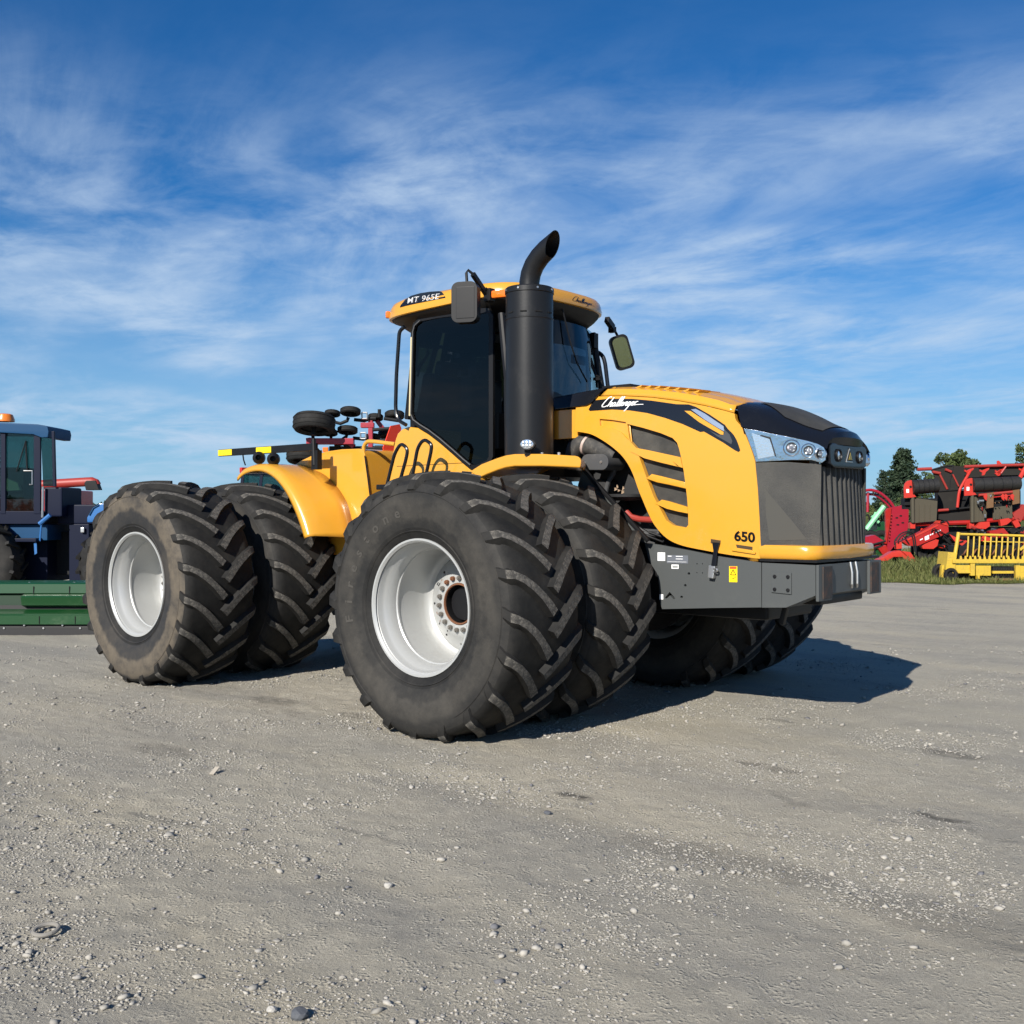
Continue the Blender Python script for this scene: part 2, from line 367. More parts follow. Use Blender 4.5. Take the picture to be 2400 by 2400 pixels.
# yard edge on the far side: a line from the picture's gravel/grass border
EDGE_D = 25.3
def ground_material():
    m, t, b, o = node_mat('gravel_yard')
    W3 = 'Object'
    big = tramp(t, tnoise(t, 0.22, 5, 0.6, W3, 0.6), 0.36, 0.66); mid = tramp(t, tnoise(t, 0.8, 8, 0.68, W3, 0.5, (.45, 1.5, 1)), 0.40, 0.66)
    small = tramp(t, tnoise(t, 6, 8, 0.7, W3), 0.34, 0.70); grit = tramp(t, tnoise(t, 75, 6, 0.75, W3), 0.36, 0.66)
    grit2 = tramp(t, tnoise(t, 260, 3, 0.7, W3), 0.40, 0.62)
    c = tmix(t, big, (0.349, 0.320, 0.258), (0.411, 0.367, 0.281))
    c = tmix(t, tmul(t, mid, 0.8), c, (0.213, 0.204, 0.185))
    warm = tramp(t, tnoise(t, 0.55, 6, 0.6, W3, 0.4, (0.28, 1.25, 1)), 0.50, 0.66)
    c = tmix(t, tmul(t, warm, 0.7), c, (0.466, 0.405, 0.288))
    dark = tramp(t, tnoise(t, 1.5, 5, 0.55, W3, 0.5, (0.6, 1.9, 1)), 0.645, 0.70)
    c = tmix(t, tmul(t, dark, 0.75), c, (0.097, 0.092, 0.080))
    c = tmix(t, tmul(t, small, 0.30), c, (0.466, 0.429, 0.351))
    c = tmix(t, tmul(t, grit, 0.62), c, (0.213, 0.197, 0.161)); c = tmix(t, tmul(t, grit2, 0.30), c, (0.480, 0.453, 0.381))
    at = t.nodes.new('ShaderNodeAttribute'); at.attribute_name = 'damp'
    dm = tmul(t, at.outputs['Fac'], tramp(t, tnoise(t, 9, 6, .7, W3), .28, .55)); c = tmix(t, dm, c, (.085, .078, .066))
    t.links.new(c, b.inputs['Base Color']); b.inputs['Roughness'].default_value = 0.93; b.inputs['Specular IOR Level'].default_value = 0.2
    v = t.nodes.new('ShaderNodeTexVoronoi'); v.inputs['Scale'].default_value = 62; v.feature = 'SMOOTH_F1'
    cc = t.nodes.new('ShaderNodeTexCoord'); t.links.new(cc.outputs[W3], v.inputs['Vector'])
    peb = tmul(t, tramp(t, v.outputs['Distance'], 0.55, 0.05), tramp(t, tnoise(t, 12, 3, 0.6, W3), 0.42, 0.62))
    h = tmul(t, peb, tmul(t, tnoise(t, 70, 10, 0.8, W3), 1.5), 'ADD')
    tbump(t, b, h, 0.75, 0.011)
    return m
GROUND = link('ground', gme, ground_material()); tag(GROUND, 'grey gravel yard', kind='structure')
del GROUND['label']

# grass verge: one sheet a little above the gravel beyond the yard edge, running back to the horizon
def grass_ground():
    m, t, b, o = node_mat('grass_field')
    n = tramp(t, tnoise(t, 0.5, 8, 0.7), 0.3, 0.7); n2 = tramp(t, tnoise(t, 7, 6, 0.7), 0.3, 0.7)
    c = tmix(t, n, (0.075, 0.095, 0.022), (0.135, 0.135, 0.04)); c = tmix(t, tmul(t, n2, 0.5), c, (0.05, 0.07, 0.015))
    t.links.new(c, b.inputs['Base Color']); b.inputs['Roughness'].default_value = 1.0; b.inputs['Specular IOR Level'].default_value = 0.1
    tbump(t, b, tnoise(t, 9, 8, 0.8), 1.0, 0.08); return m
GRASSG = grass_ground()
def verge_near(s):   # depth of the gravel/grass border at lateral offset s (metres, picture right positive)
    return 25.6 - 0.16 * (s - 8) + 0.30 * math.sin(s * 1.7) + 0.18 * math.sin(s * 4.1 + 1)
def bg(s, d, z=0.0):  # lateral s, depth d from the viewpoint -> world
    p = CAM + _R * s + _F * d; return Vector((p[0], p[1], z))
mb = MB(); ss = np.linspace(6.2, 70, 190)
rows = []
for k in (0.0, 0.25, 1.5, 8, 40):
    rows.append([bg(s + (k * 0.6 if k > 1 else 0), verge_near(s) + k, 0.004 + min(k, 0.25) * 0.06) for s in ss])
mb.grid(rows); GV = mb.build('grass_verge', GRASSG, ang=60, weld=False); tag(GV, kind='structure')
mb = MB(); n = 96
ring0 = [(math.cos(2 * math.pi * i / n) * 62, math.sin(2 * math.pi * i / n) * 62, 0.012) for i in range(n)]
ring1 = [(math.cos(2 * math.pi * i / n) * 3900, math.sin(2 * math.pi * i / n) * 3900, 0.012) for i in range(n)]
ring2 = [(math.cos(2 * math.pi * i / n) * 240, math.sin(2 * math.pi * i / n) * 240, 0.012) for i in range(n)]
mb.rings([ring0, ring2, ring1], caps=False)
FIELD = mb.build('field', GRASSG, ang=None); tag(FIELD, kind='structure')
# ------------------------------------------------------------------ the big yellow tractor: wheels
TR = thing('tractor', 'big yellow articulated tractor with dual wheels, black exhaust stack and sloping nose', 'tractor')
AX_F, AX_R, ZC = 0.0, -3.98, 0.977
NL = 20
def crown(w): return 1.032 - 0.045 * (abs(w) / 0.40) ** 2.4
def tyre_mesh(side_mat_first=True):
    prof = [(-.330, .500), (-.352, .535), (-.378, .60), (-.398, .68), (-.408, .76), (-.408, .83), (-.398, .885), (-.380, .925), (-.352, .955), (-.29, .968), (-.15, .978), (0, .982)]
    prof = prof + [(-w, r) for w, r in prof[-2::-1]]
    n = 96; mb = MB(); rr = []
    for (w, r) in prof:
        ring = []
        for j in range(n):
            a = 2 * math.pi * j / n; x = r * math.cos(a); z = r * math.sin(a); ww = w
            bulge = max(0, -math.sin(a) - 0.86) / 0.14
            if 0.6 < r < 0.97: ww = w * (1 + 0.07 * bulge)
            z = max(z, -0.972)
            ring.append((x, ww, z))
        rr.append(ring)
    mb.rings(rr, caps=False)
    m = len(prof); mb.mi = []
    for i in range(m - 1):
        w = abs(prof[i][0]) + abs(prof[i + 1][0]); mb.mi += [1 if w > 0.745 else 0] * n
    # raised bead ring lines on both sidewalls
    for s in (-1, 1):
        for (r, ww) in ((0.575, .371), (0.865, .402)):
            mb.lathe([(s * (ww - .004), r - .008), (s * (ww + .005), r), (s * (ww - .004), r + .008)], n=96, mi=1)
    return mb.mesh('tyre', ang=50, fix=False)
def lug_mesh(sgn):
    mb = MB(); st = []
    for s in (0.0, 0.13, 0.30, 0.50, 0.72, 0.92, 1.06, 1.28):
        t = min(s, 1.0)
        w = 0.008 + 0.390 * t; a = 17.0 * (1 - (1 - t) ** 1.45)
        top = crown(w) if s <= 1 else (0.955 if s < 1.2 else 0.885)
        base = (0.968 - 0.02 * t) if s <= 1 else (0.90 if s < 1.2 else 0.862)
        if s > 1: w = 0.408 if s < 1.2 else 0.415; a += (s - 1) * 9
        st.append((w, math.radians(a), top, base, s))
    out = []
    for i, (w, a, top, base, s) in enumerate(st):
        p = st[max(i - 1, 0)]; q = st[min(i + 1, len(st) - 1)]
        tw, ta = q[0] - p[0], (q[1] - p[1]); L = math.hypot(tw, ta) or 1; nw, na = -ta / L, tw / L
        if s >= 0.92: nw, na = 0, 1
        ht = 0.029 + (0.004 if s < .2 else 0) + (0.006 if s > .95 else 0); hb = 0.050 + (0.012 if s > .8 else 0)
        ins = 0.03 if s > 1 else 0
        def P(off, r, push=0.0):
            ww = (w + nw * off - push) * sgn; aa = a + na * off
            return (r * math.cos(aa), ww, r * math.sin(aa))
        out.append([P(-hb, base, ins), P(-ht, top), P(ht, top), P(hb, base, ins)])
    k = len(out); vs = [p for r in out for p in r]; fs = []; mi = []
    for i in range(k - 1):
        a, b = i * 4, (i + 1) * 4
        for j in range(3): fs.append((a + j, b + j, b + j + 1, a + j + 1)); mi.append(1 if j == 1 and i < 6 else 0)
    fs.append((0, 1, 2, 3)); mi.append(0); fs.append(((k - 1) * 4 + 3, (k - 1) * 4 + 2, (k - 1) * 4 + 1, (k - 1) * 4)); mi.append(0)
    mb.v = vs; mb.f = fs; mb.mi = mi
    me = mb.mesh('tread_lug', bevel=0.0, ang=40); return me
TY = tyre_mesh(); LUG = {1: lug_mesh(1), -1: lug_mesh(-1)}
for k in (1, -1):
    for q in (TYRE, LUGTOP): LUG[k].materials.append(q)
TY2 = TY.copy(); TY.materials.append(TYRE); TY.materials.append(TYRE_SIDE); TY2.materials.append(TYRE); TY2.materials.append(TYRE_MUD)
def rim_mesh(sgn, deep=0.0):   # sgn -1: dish opens to -Y
    prof = [(.335, .488), (.352, .503), (.352, .517), (.338, .519), (.328, .508), (.318, .487), (.285, .478), (.262, .470), (.235, .446), (.165, .440), (.158, .431), (.142, .431), (.135, .439), (.10 - deep, .436), (.04 - deep, .436), (.012 - deep, .428), (-.010 - deep, .412), (-.020 - deep, .385)]
    disc = [(-.020, .385), (.000, .362), (.012, .340), (.030, .30), (.055, .265), (.075, .235), (.078, .165)]
    disc = [(w - deep, r) for w, r in disc]
    mb = MB(); mb.lathe([(sgn * w, r) for w, r in prof], n=72); mb.lathe([(sgn * w, r) for w, r in disc], n=72)
    mb.lathe([(sgn * .10, .445), (sgn * -.28, .46), (sgn * -.325, .488), (sgn * -.35, .517)], n=72)
    return mb.mesh('rim', ang=40, fix=False)
RIM = {s: rim_mesh(s) for s in (-1, 1)}
RIM['deep'] = rim_mesh(-1, .175); RIM['dish'] = rim_mesh(-1, .165)
for s in RIM: RIM[s].materials.append(RIMW)
def hub_bits(sgn):
    mb = MB(); mb.lathe([(sgn * .079, .163), (sgn * .086, .158), (sgn * .086, .150), (sgn * .070, .147)], n=40); mb2 = MB(); mb2.lathe([(sgn * .072, .1475), (sgn * -.15, .146), (sgn * -.15, 0.001)], n=40); bore = mb2.mesh('hub_bore', ang=40, fix=False); bore.materials.append(BLKM); hr = mb.mesh('hub_ring', ang=40, fix=False); hr.materials.append(RUST)
    mb = MB()
    mb.cyl((0, sgn * .074, 0), (0, sgn * .104, 0), .0185, n=6); mb.cyl((0, sgn * .1, 0), (0, sgn * .112, 0), .0105, n=8)
    bo = mb.mesh('wheel_bolt', ang=30); bo.materials.append(mat('dull_bolt_steel', (.20, .185, .165), .5, metal=.5, dirt=((.14, .08, .045), .7), dscale=20)); bo2 = bo.copy(); bo2.materials.clear(); bo2.materials.append(RUST)
    return hr, bo, bo2, bore
HUB = {s: hub_bits(s) for s in (-1, 1)}
def wheel(x, y, phase, lugs=True, bolts=False, mud=False, label=None):
    sgn = -1 if y < 0 else 1
    w = part('wheel', TR, (x, y, ZC))
    if label: w['label'] = label
    link('tyre', TY2 if mud else TY, None, w); link('rim', RIM['deep' if mud else 'dish' if bolts else sgn], None, w); dp = (-.175 if mud else -.165 if bolts else 0) * sgn
    if bolts:
        link('hub_ring', HUB[sgn][0], None, w, (0, dp, 0)); link('hub_bore', HUB[sgn][3], None, w, (0, dp, 0))
        for i in range(18):
            a = 2 * math.pi * (i + .3) / 18
            link('wheel_bolt', HUB[sgn][2 if i in (5, 6) else 1], None, w, (0.203 * math.cos(a), dp, 0.203 * math.sin(a)))
    if bolts:      # drain holes and scuffs on the disc
        for i in range(7):
            a = 2 * math.pi * i / 7 + .5; r = .315; wv = .024
            mb = MB(); mb.cyl((r * math.cos(a), sgn * wv, r * math.sin(a)), (r * math.cos(a), sgn * (wv + .003), r * math.sin(a)), .009, n=10); mb.build('disc_hole', BLKM, w, loc=(0, dp, 0))
        rs = random.Random(int(phase * 10))
        for i in range(9):
            a = rs.uniform(2.2, 5.2); r = rs.uniform(.24, .35); wv = np.interp(r, [.235, .265, .30, .34, .362], [.0765, .057, .032, .014, .003]); L_ = rs.uniform(.006, .03)
            mb = MB(); mb.bar((r * math.cos(a), sgn * wv, r * math.sin(a)), (r * math.cos(a) + L_ * rs.uniform(-1, 1), sgn * wv, r * math.sin(a) - L_), .004, .006); mb.build('paint_chip', RUST if i % 2 else BLKM, w, loc=(0, dp, 0))
    if lugs:
        for s in (-1, 1):
            for i in range(NL):
                a = phase + i * 360 / NL + (0 if s < 0 else -9)
                link('tread_lug', LUG[s], None, w, None, (0, -math.radians(a), 0))
    else:
        mb = MB()
        for s in (-1, 1):
            for i in range(NL):
                R = Matrix.Rotation(-math.radians(i * 18 + (0 if s < 0 else -9)), 3, 'Y')
                mb.add([R @ v.co for v in LUG[s].vertices], [tuple(p.vertices) for p in LUG[s].polygons])
        mb.build('tread', TYRE, w, weld=False)
    return w
YO1, YI1 = 2.09, 1.11
FRW = wheel(AX_F, -YO1, 18.0, bolts=True, label='front wheel with silver deep-dish rim and rusty hub bolts')
wheel(AX_F, -YI1, 25.3)
wheel(AX_R, -YO1, 12.6, bolts=True, mud=True, label='rear wheel with pale rim and brown dried mud on its sidewall')
wheel(AX_R, -YI1 + .05, 12.0)
wheel(AX_F, YI1, 5.0); wheel(AX_F, YO1, 14.0)
wheel(AX_R, YI1, 3.0, lugs=False); wheel(AX_R, YO1, 9.0, lugs=False)

# worn raised lettering on the front outer tyre's sidewall, one mesh per letter
LETTER = mat('worn_letter_rubber', (.050, .046, .040), .85)
def arc_letters(parent, word, a0, a1, r, h):
    for i, ch in enumerate(word):
        c = bpy.data.curves.new('text', 'FONT'); c.body = ch; c.size = 1; c.align_x = 'CENTER'; c.extrude = 0; c.resolution_u = 2; c.offset = .022
        o = bpy.data.objects.new('text', c); COL.objects.link(o); me = bpy.data.meshes.new_from_object(o.evaluated_get(bpy.context.evaluated_depsgraph_get())); bpy.data.objects.remove(o); bpy.data.curves.remove(c)
        a = math.radians(a0 + (a1 - a0) * i / (len(word) - 1)); er = Vector((math.cos(a), 0, math.sin(a))); et = Vector((math.sin(a), 0, -math.cos(a)))
        for v in me.vertices:
            p = er * (r + v.co.y * h) + et * (v.co.x * h * 1.15); rad = math.hypot(p.x, p.z)
            w = np.interp(rad, [.60, .68, .76, .83], [.378, .398, .408, .408]); v.co = Vector((p.x, -(w + .0025), p.z))
        link('sidewall_letter', me, LETTER, parent)
arc_letters(FRW, 'Firestone', 190, 104, .690, .108)
# ------------------------------------------------------------------ the big yellow tractor: hood
def clamp(t, a=0.0, b=1.0): return max(a, min(b, t))
def hood_half(x, z): return 0.60 - 0.075 * clamp((z - 2.05) / 0.70) ** 2 - 0.020 * clamp((x - 1.2) / 0.65) ** 2
def side(u, v, out=0.0):
    y = -0.6
    for _ in range(8): p = at_y(u, v, y - out); y = -hood_half(p[0], p[2])
    return at_y(u, v, y - out)
def densify(pts, step=0.06):
    out = []
    for i in range(len(pts)):
        a, b = np.array(pts[i]), np.array(pts[(i + 1) % len(pts)]); k = max(1, int(np.linalg.norm(b - a) / step))
        out += [a + (b - a) * q / k for q in range(k)]
    return out
def shell(name, loops, half, m, parent, thick=0.03, bevel=0.006, mirror=False, out=0.0, cell=0.11, inward=True):
    """sheet whose outline (and holes) are (x, z) loops, lying on the surface y = -half(x, z)"""
    L = [[Vector((p[0], p[1], 0)) for p in lp] for lp in loops]
    tr = tessellate_polygon(L); flat = [p for lp in L for p in lp]
    bm = bmesh.new(); vs = [bm.verts.new(p) for p in flat]
    for t in tr:
        try: bm.faces.new([vs[i] for i in t])
        except ValueError: pass
    xs = [p.x for p in flat]; ys = [p.y for p in flat]
    for ax, lo, hi in ((0, min(xs), max(xs)), (1, min(ys), max(ys))):
        c = lo + cell
        while c < hi:
            co = Vector((c, 0, 0)) if ax == 0 else Vector((0, c, 0)); no = Vector((1, 0, 0)) if ax == 0 else Vector((0, 1, 0))
            bmesh.ops.bisect_plane(bm, geom=bm.verts[:] + bm.edges[:] + bm.faces[:], plane_co=co, plane_no=no); c += cell
    s = -1 if not mirror else 1
    for v in bm.verts: v.co = Vector((v.co.x, s * (half(v.co.x, v.co.y) + out), v.co.y))
    bm.normal_update()
    for f in bm.faces:
        if f.normal.y * s < 0: f.normal_flip()
    me = bpy.data.meshes.new(name); bm.to_mesh(me); bm.free(); me.polygons.foreach_set('use_smooth', [True] * len(me.polygons))
    o = link(name, me, m, parent)
    if thick:
        md = o.modifiers.new('Solidify', 'SOLIDIFY'); md.thickness = thick; md.offset = -1
        if bevel:
            b = o.modifiers.new('Bevel', 'BEVEL'); b.width = bevel; b.segments = 2; b.limit_method = 'ANGLE'; b.angle_limit = math.radians(55)
        o.modifiers.new('WeightedNormal', 'WEIGHTED_NORMAL').keep_sharp = True
    return o
def xz(pts, out=0.0, fn=None): return [((fn or side)(u, v, out)[0], (fn or side)(u, v, out)[2]) for u, v in pts]
def c6(*p): return [(1300 + x / 4.83, 880 + y / 4.83) for x, y in p]
def c7(*p): return [(1650 + x / 4.493, 900 + y / 4.493) for x, y in p]
arc = [(p[0], p[1]) for p in smooth_pts([(1785, 1310), (1714, 1301), (1652, 1290), (1597, 1278), (1562, 1261), (1535, 1232), (1519, 1202), (1507, 1174), (1496, 1147), (1482, 1108), (1466, 1079), (1445, 1056), (1414, 1033), (1383, 1017), (1348, 1011)], 5)]
seam_px = [(1386, 930), (1426, 928.5), (1466, 928.7), (1528, 932), (1590, 940), (1652, 951.4), (1700, 963), (1721, 969)]
front_px = [(p[0], p[1]) for p in smooth_pts([(1722, 972), (1725, 985), (1739, 1002), (1755, 1038), (1767, 1072), (1772, 1095), (1777, 1145), (1781, 1212), (1784, 1278)], 3)]
outline = seam_px + front_px + arc + [(1350, 949), (1377, 946)]
grille_hole = c6((822, 548), (1000, 592), (1200, 652), (1335, 708), (1385, 760), (1408, 830), (1430, 920), (1460, 1080), (1480, 1220), (1500, 1400), (1511, 1550), (1513, 1690), (1490, 1722), (1345, 1695), (1262, 1640), (1190, 1500), (1120, 1370), (1060, 1210), (960, 930), (930, 830), (850, 740))
small_hole = c6((508, 490), (650, 502), (805, 527), (838, 735), (750, 645), (640, 590), (512, 566))
HOOD = part('hood', TR)
shell('hood_side', [xz(outline), xz(grille_hole)[::-1], xz(small_hole)[::-1]], hood_half, YEL, HOOD, 0.045, 0.007)
shell('hood_side', [xz(outline)], hood_half, YEL, HOOD, 0.03, 0.006, mirror=True)
def mesh_screen(name, fine, base, hi, ax='Z'):
    m, t, b, o = node_mat(name)
    c = t.nodes.new('ShaderNodeTexCoord'); w = t.nodes.new('ShaderNodeTexVoronoi'); w.inputs['Scale'].default_value = fine; w.inputs['Randomness'].default_value = 0.05
    t.links.new(c.outputs['Object'], w.inputs['Vector'])
    f = tramp(t, tnoise(t, 160, 3, .7), 0.1, 0.6); n = tramp(t, tnoise(t, 3.5, 5, 0.6), 0.25, 0.8)
    col = tmix(t, tmul(t, f, n), base, hi); t.links.new(col, b.inputs['Base Color']); b.inputs['Roughness'].default_value = 0.65
    tbump(t, b, f, 0.5, 0.004); return m
SCREEN = mesh_screen('perforated_screen', 130, (0.016, 0.016, 0.015), (0.075, 0.070, 0.058))
SCREENF = mesh_screen('dusty_grille_mesh', 150, (0.024, 0.024, 0.023), (0.056, 0.053, 0.045))
ins = lambda x, z: hood_half(x, z) - 0.055
shell('vent_screen', [xz([(1465, 985), (1600, 1015), (1620, 1245), (1560, 1245), (1480, 1060)])], ins, SCREEN, HOOD, 0.004, 0)
ins2 = lambda x, z: hood_half(x, z) - 0.022
shell('recess_panel', [xz(c6((480, 470), (830, 505), (860, 760), (480, 600)))], ins2, YEL, HOOD, 0.01, 0)
slats = [c6((915, 818), (1060, 845), (1426, 925), (1452, 1045), (1200, 985), (1020, 937), (862, 862)),
         c6((1100, 1115), (1200, 1138), (1478, 1208), (1492, 1285), (1300, 1240), (1160, 1212), (1032, 1168)),
         c6((1218, 1406), (1300, 1425), (1506, 1488), (1512, 1562), (1400, 1540), (1272, 1508), (1145, 1452))]
for sl_ in slats:
    shell('vent_slat', [densify(xz(sl_), 0.08)], hood_half, YEL, HOOD, 0.035, 0.010, out=0.006)
# decals
swoosh = c6((440, 283), (620, 262), (880, 265), (1100, 285), (1380, 325), (1520, 328), (1600, 355), (1760, 445), (1930, 560))
swoosh += c7((250, 470), (310, 530), (345, 590), (368, 650), (383, 700), (365, 716), (330, 700), (200, 615), (0, 500))
swoosh += c6((1650, 640), (1450, 550), (1250, 480), (1050, 425), (850, 395), (650, 385), (500, 395), (400, 402), (385, 385))
shell('stripe_decal', [densify(xz(swoosh), 0.05)], hood_half, DECAL, HOOD, 0, 0, out=0.002)
shell('stripe_accent', [xz(c6((1545, 385), (1600, 378), (1700, 430), (1915, 575), (1920, 632), (1860, 600), (1700, 500)))], hood_half, SIL, HOOD, 0, 0, out=0.0035)
shell('stripe_accent', [xz(c6((1470, 400), (1540, 402), (1720, 520), (1915, 640), (1912, 672), (1880, 668), (1640, 530)))], hood_half, YEL, HOOD, 0, 0, out=0.0035)
GDECAL = mat('decal_grey', (0.05, 0.052, 0.056), 0.4)
shell('stripe_accent', [xz(c7((210, 470), (270, 530), (300, 600), (290, 635), (140, 550), (60, 490), (150, 535), (200, 540), (215, 520)))], hood_half, GDECAL, HOOD, 0, 0, out=0.003)
# hood top
seam3 = [side(*p) for p in seam_px]
top3 = [at_y(u, v, -0.45) for u, v in ((1397, 911), (1435, 908.5), (1472, 908), (1535, 910), (1594, 915), (1648, 923.5), (1700, 935), (1728, 947))]
zs_f = [(p[0], p[2]) for p in seam3]; zt_f = [(p[0], p[2]) for p in top3]
x0, x1 = 0.30, seam3[-1][0]
rows = []
for i in range(25):
    x = x0 + (x1 - x0) * i / 24; zs = fcurve(zs_f, x) + 0.004; zt = max(fcurve(zt_f, x), zs + 0.02); h = hood_half(x, zs)
    half_pts = [(-h - 0.001, zs), (-h + 0.012, zs + .35 * (zt - zs)), (-h + .035, zs + .72 * (zt - zs)), (-.46, zt - .012), (-.43, zt), (-.36, zt + .008), (-.30, zt + .010), (-.27, zt + .022), (-.12, zt + .03), (0, zt + .033)]
    back = 0.07 * clamp((0.42 - x) / 0.12)
    rows.append([(x + (.06 if i == 0 else 0) * clamp((q[1] - zs) / 0.07), q[0], q[1]) for q in half_pts] + [(x, -q[0], q[1]) for q in half_pts[-2::-1]])
mb = MB(); mb.grid(rows); ht = mb.build('hood_top', YEL, HOOD, ang=38, weld=False, solid=0.012)
for i in range(7):
    x = 0.62 + i * 0.093; z = fcurve(zt_f, x)
    mb = MB(); mb.prism([(x - .04, -.44, z + .004), (x + .02, -.44, z + .004), (x + .035, -.44, z + .022)], (0, 0.34, 0.012)); mb.build('vent_rib', YEL, HOOD)
# black cowl between cab and hood, bulkhead below
mb = MB(); zt0 = fcurve(zt_f, .3)
poly = [(-.34, -.56, 2.60), (.16, -.57, 2.615), (.225, -.57, 2.64), (.30, -.555, zt0 - .045), (.345, -.52, zt0 - .004), (.12, -.52, zt0 - .02), (-.34, -.52, zt0 - .06)]
R1 = poly; R2 = [(p[0], -.30, p[2] + (.012 if i > 3 else 0)) for i, p in enumerate(poly)]; R3 = [(p[0], .30, q[2]) for p, q in zip(poly, R2)]; R4 = [(p[0], -p[1], p[2]) for p in poly]
mb.rings([R1, R2, R3, R4]); mb.build('cowl', BLK, TR, bevel=0.012, ang=40)
mb = MB(); mb.box((0.36, 0, zt0 + .012), (.30, .8, .03)); mb.build('cowl_trim', BLKM, TR, bevel=.006)
mb = MB(); mb.box((-.10, 0, 2.47), (.30, 1.06, .26)); mb.build('bulkhead', YEL, TR, bevel=.01)
mb = MB(); mb.box((-.28, 0, 2.35), (.12, 1.2, .60)); mb.build('firewall', BLKM, TR, bevel=.01)

# ------------------------------------------------------------------ nose: grille, lamps, cap
PA, PC = (1.85, -0.595), (2.25, -0.425)
def npan(u, v, out=0.0):
    n = np.array([PC[1] - PA[1], PA[0] - PC[0]]); n = n / np.linalg.norm(n) * -1
    n = -n if n[1] > 0 else n
    a = (PA[0] + n[0] * out, PA[1] + n[1] * out); b = (PC[0] + n[0] * out, PC[1] + n[1] * out)
    return at_plan(u, v, a, b)
NN = Vector((PC[1] - PA[1], PA[0] - PC[0], 0)).normalized(); NN = NN if NN.y < 0 else -NN
NOSE = part('nose', TR)
def mir(o, parent):     # the same part on the tractor's left side
    me = o.data.copy()
    for v in me.vertices: v.co.y = -v.co.y
    me.flip_normals(); q = bpy.data.objects.new(o.name.split('.')[0], me); COL.objects.link(q); q.parent = parent
    for md in o.modifiers:
        n = q.modifiers.new(md.name, md.type)
        for a in ('thickness', 'offset', 'width', 'segments', 'limit_method', 'angle_limit', 'keep_sharp'):
            if hasattr(md, a): setattr(n, a, getattr(md, a))
    return q
# side screens
gp = [npan(u, v) for u, v in ((1770, 1083), (1776, 1145), (1780, 1212), (1783, 1279), (1852, 1286.5), (1921, 1290), (1924, 1200), (1925, 1089), (1850, 1083))]
mb = MB(); mb.prism(gp, -NN * 0.02); o = mb.build('grille_screen', SCREENF, NOSE, bevel=.003); mir(o, NOSE)
def stencil(name, pts, m, out, parent): # thin raised sheet on the nose side panel
    mb = MB(); mb.prism([npan(u, v, out) for u, v in pts], -NN * 0.004); return mb.build(name, m, parent)
stencil('radiator_patch', c7((645, 1105), (700, 1175), (850, 1350), (960, 1480), (1085, 1640), (690, 1648), (655, 1400)), mat('radiator_fins', (.046, .044, .037), .7, dirt=((.066, .062, .052), .6), dscale=9), .002, NOSE)
# front ribs
zb, ztp = 1.425, 2.055
for i in range(11):
    y = -0.40 + i * 0.08; x = 2.272 - 0.10 * (abs(y) / .4) ** 2 * .35
    mb = MB(); mb.prism([(x - .05, y - .030, zb), (x - .012, y - .026, zb), (x + .012, y - .010, zb), (x + .012, y + .010, zb), (x - .012, y + .026, zb), (x - .05, y + .030, zb)], (-.03, 0, ztp - zb + (.03 if abs(y) > .33 else -.02)))
    mb.build('grille_rib', SCREENF, NOSE, ang=25)
mb = MB(); mb.box((2.185, 0, 1.73), (.03, .86, .66)); mb.build('grille_back', BLKM, NOSE)
# yellow sill round the foot of the grille
plan = [(1.83, -.598), (2.10, -.596), (2.20, -.585), (2.262, -.545), (2.290, -.47), (2.300, -.30), (2.306, 0)]
plan = plan + [(p[0], -p[1]) for p in plan[-2::-1]]
def sill_ring(p, i):
    nx = [0, 0, .25, .7, .95, 1, 1, 1, .95, .7, .25, 0, 0][i]; sgn = -1 if p[1] < 0 else 1; ny = math.sqrt(max(0, 1 - nx * nx)) * sgn
    pr = [(-.09, 1.445), (-.012, 1.440), (0, 1.428), (.004, 1.38), (-.004, 1.345), (-.018, 1.333), (-.09, 1.333)]
    return [(p[0] + nx * a, p[1] + ny * a, z - .006 * (p[0] - 1.8)) for a, z in pr]
mb = MB(); mb.rings([sill_ring(p, i) for i, p in enumerate(plan)]); mb.build('grille_sill', YEL, NOSE, ang=40)
# lamp band (chrome) on the side panel
band = c7((420, 470), (550, 487), (700, 520), (850, 548), (1000, 580), (1100, 602), (1200, 632), (1262, 668), (1283, 720), (1280, 800), (1240, 830), (1130, 800), (900, 800), (700, 812), (545, 818), (520, 730), (470, 600))
mb = MB(); mb.prism([npan(u, v, .012) for u, v in band], -NN * .05); o = mb.build('headlamp_panel', CHR, NOSE, bevel=.004); mir(o, NOSE)
lens = c7((500, 515), (600, 545), (690, 575), (715, 640), (745, 755), (570, 790), (535, 640))
mb = MB(); mb.prism([npan(u, v, .020) for u, v in lens], -NN * .012); o = mb.build('headlamp_lens', LENS, NOSE, bevel=.004); mir(o, NOSE)
edge = c7((600, 535), (700, 560), (725, 640), (762, 770), (745, 757), (712, 645), (688, 578), (590, 548))
mb = MB(); mb.prism([npan(u, v, .022) for u, v in edge], -NN * .010); o = mb.build('lens_edge', BLKM, NOSE); mir(o, NOSE)
LAMPG = mat('lamp_glass', (.42, .43, .45), .10, metal=.9, bump=(140, .9, .01))
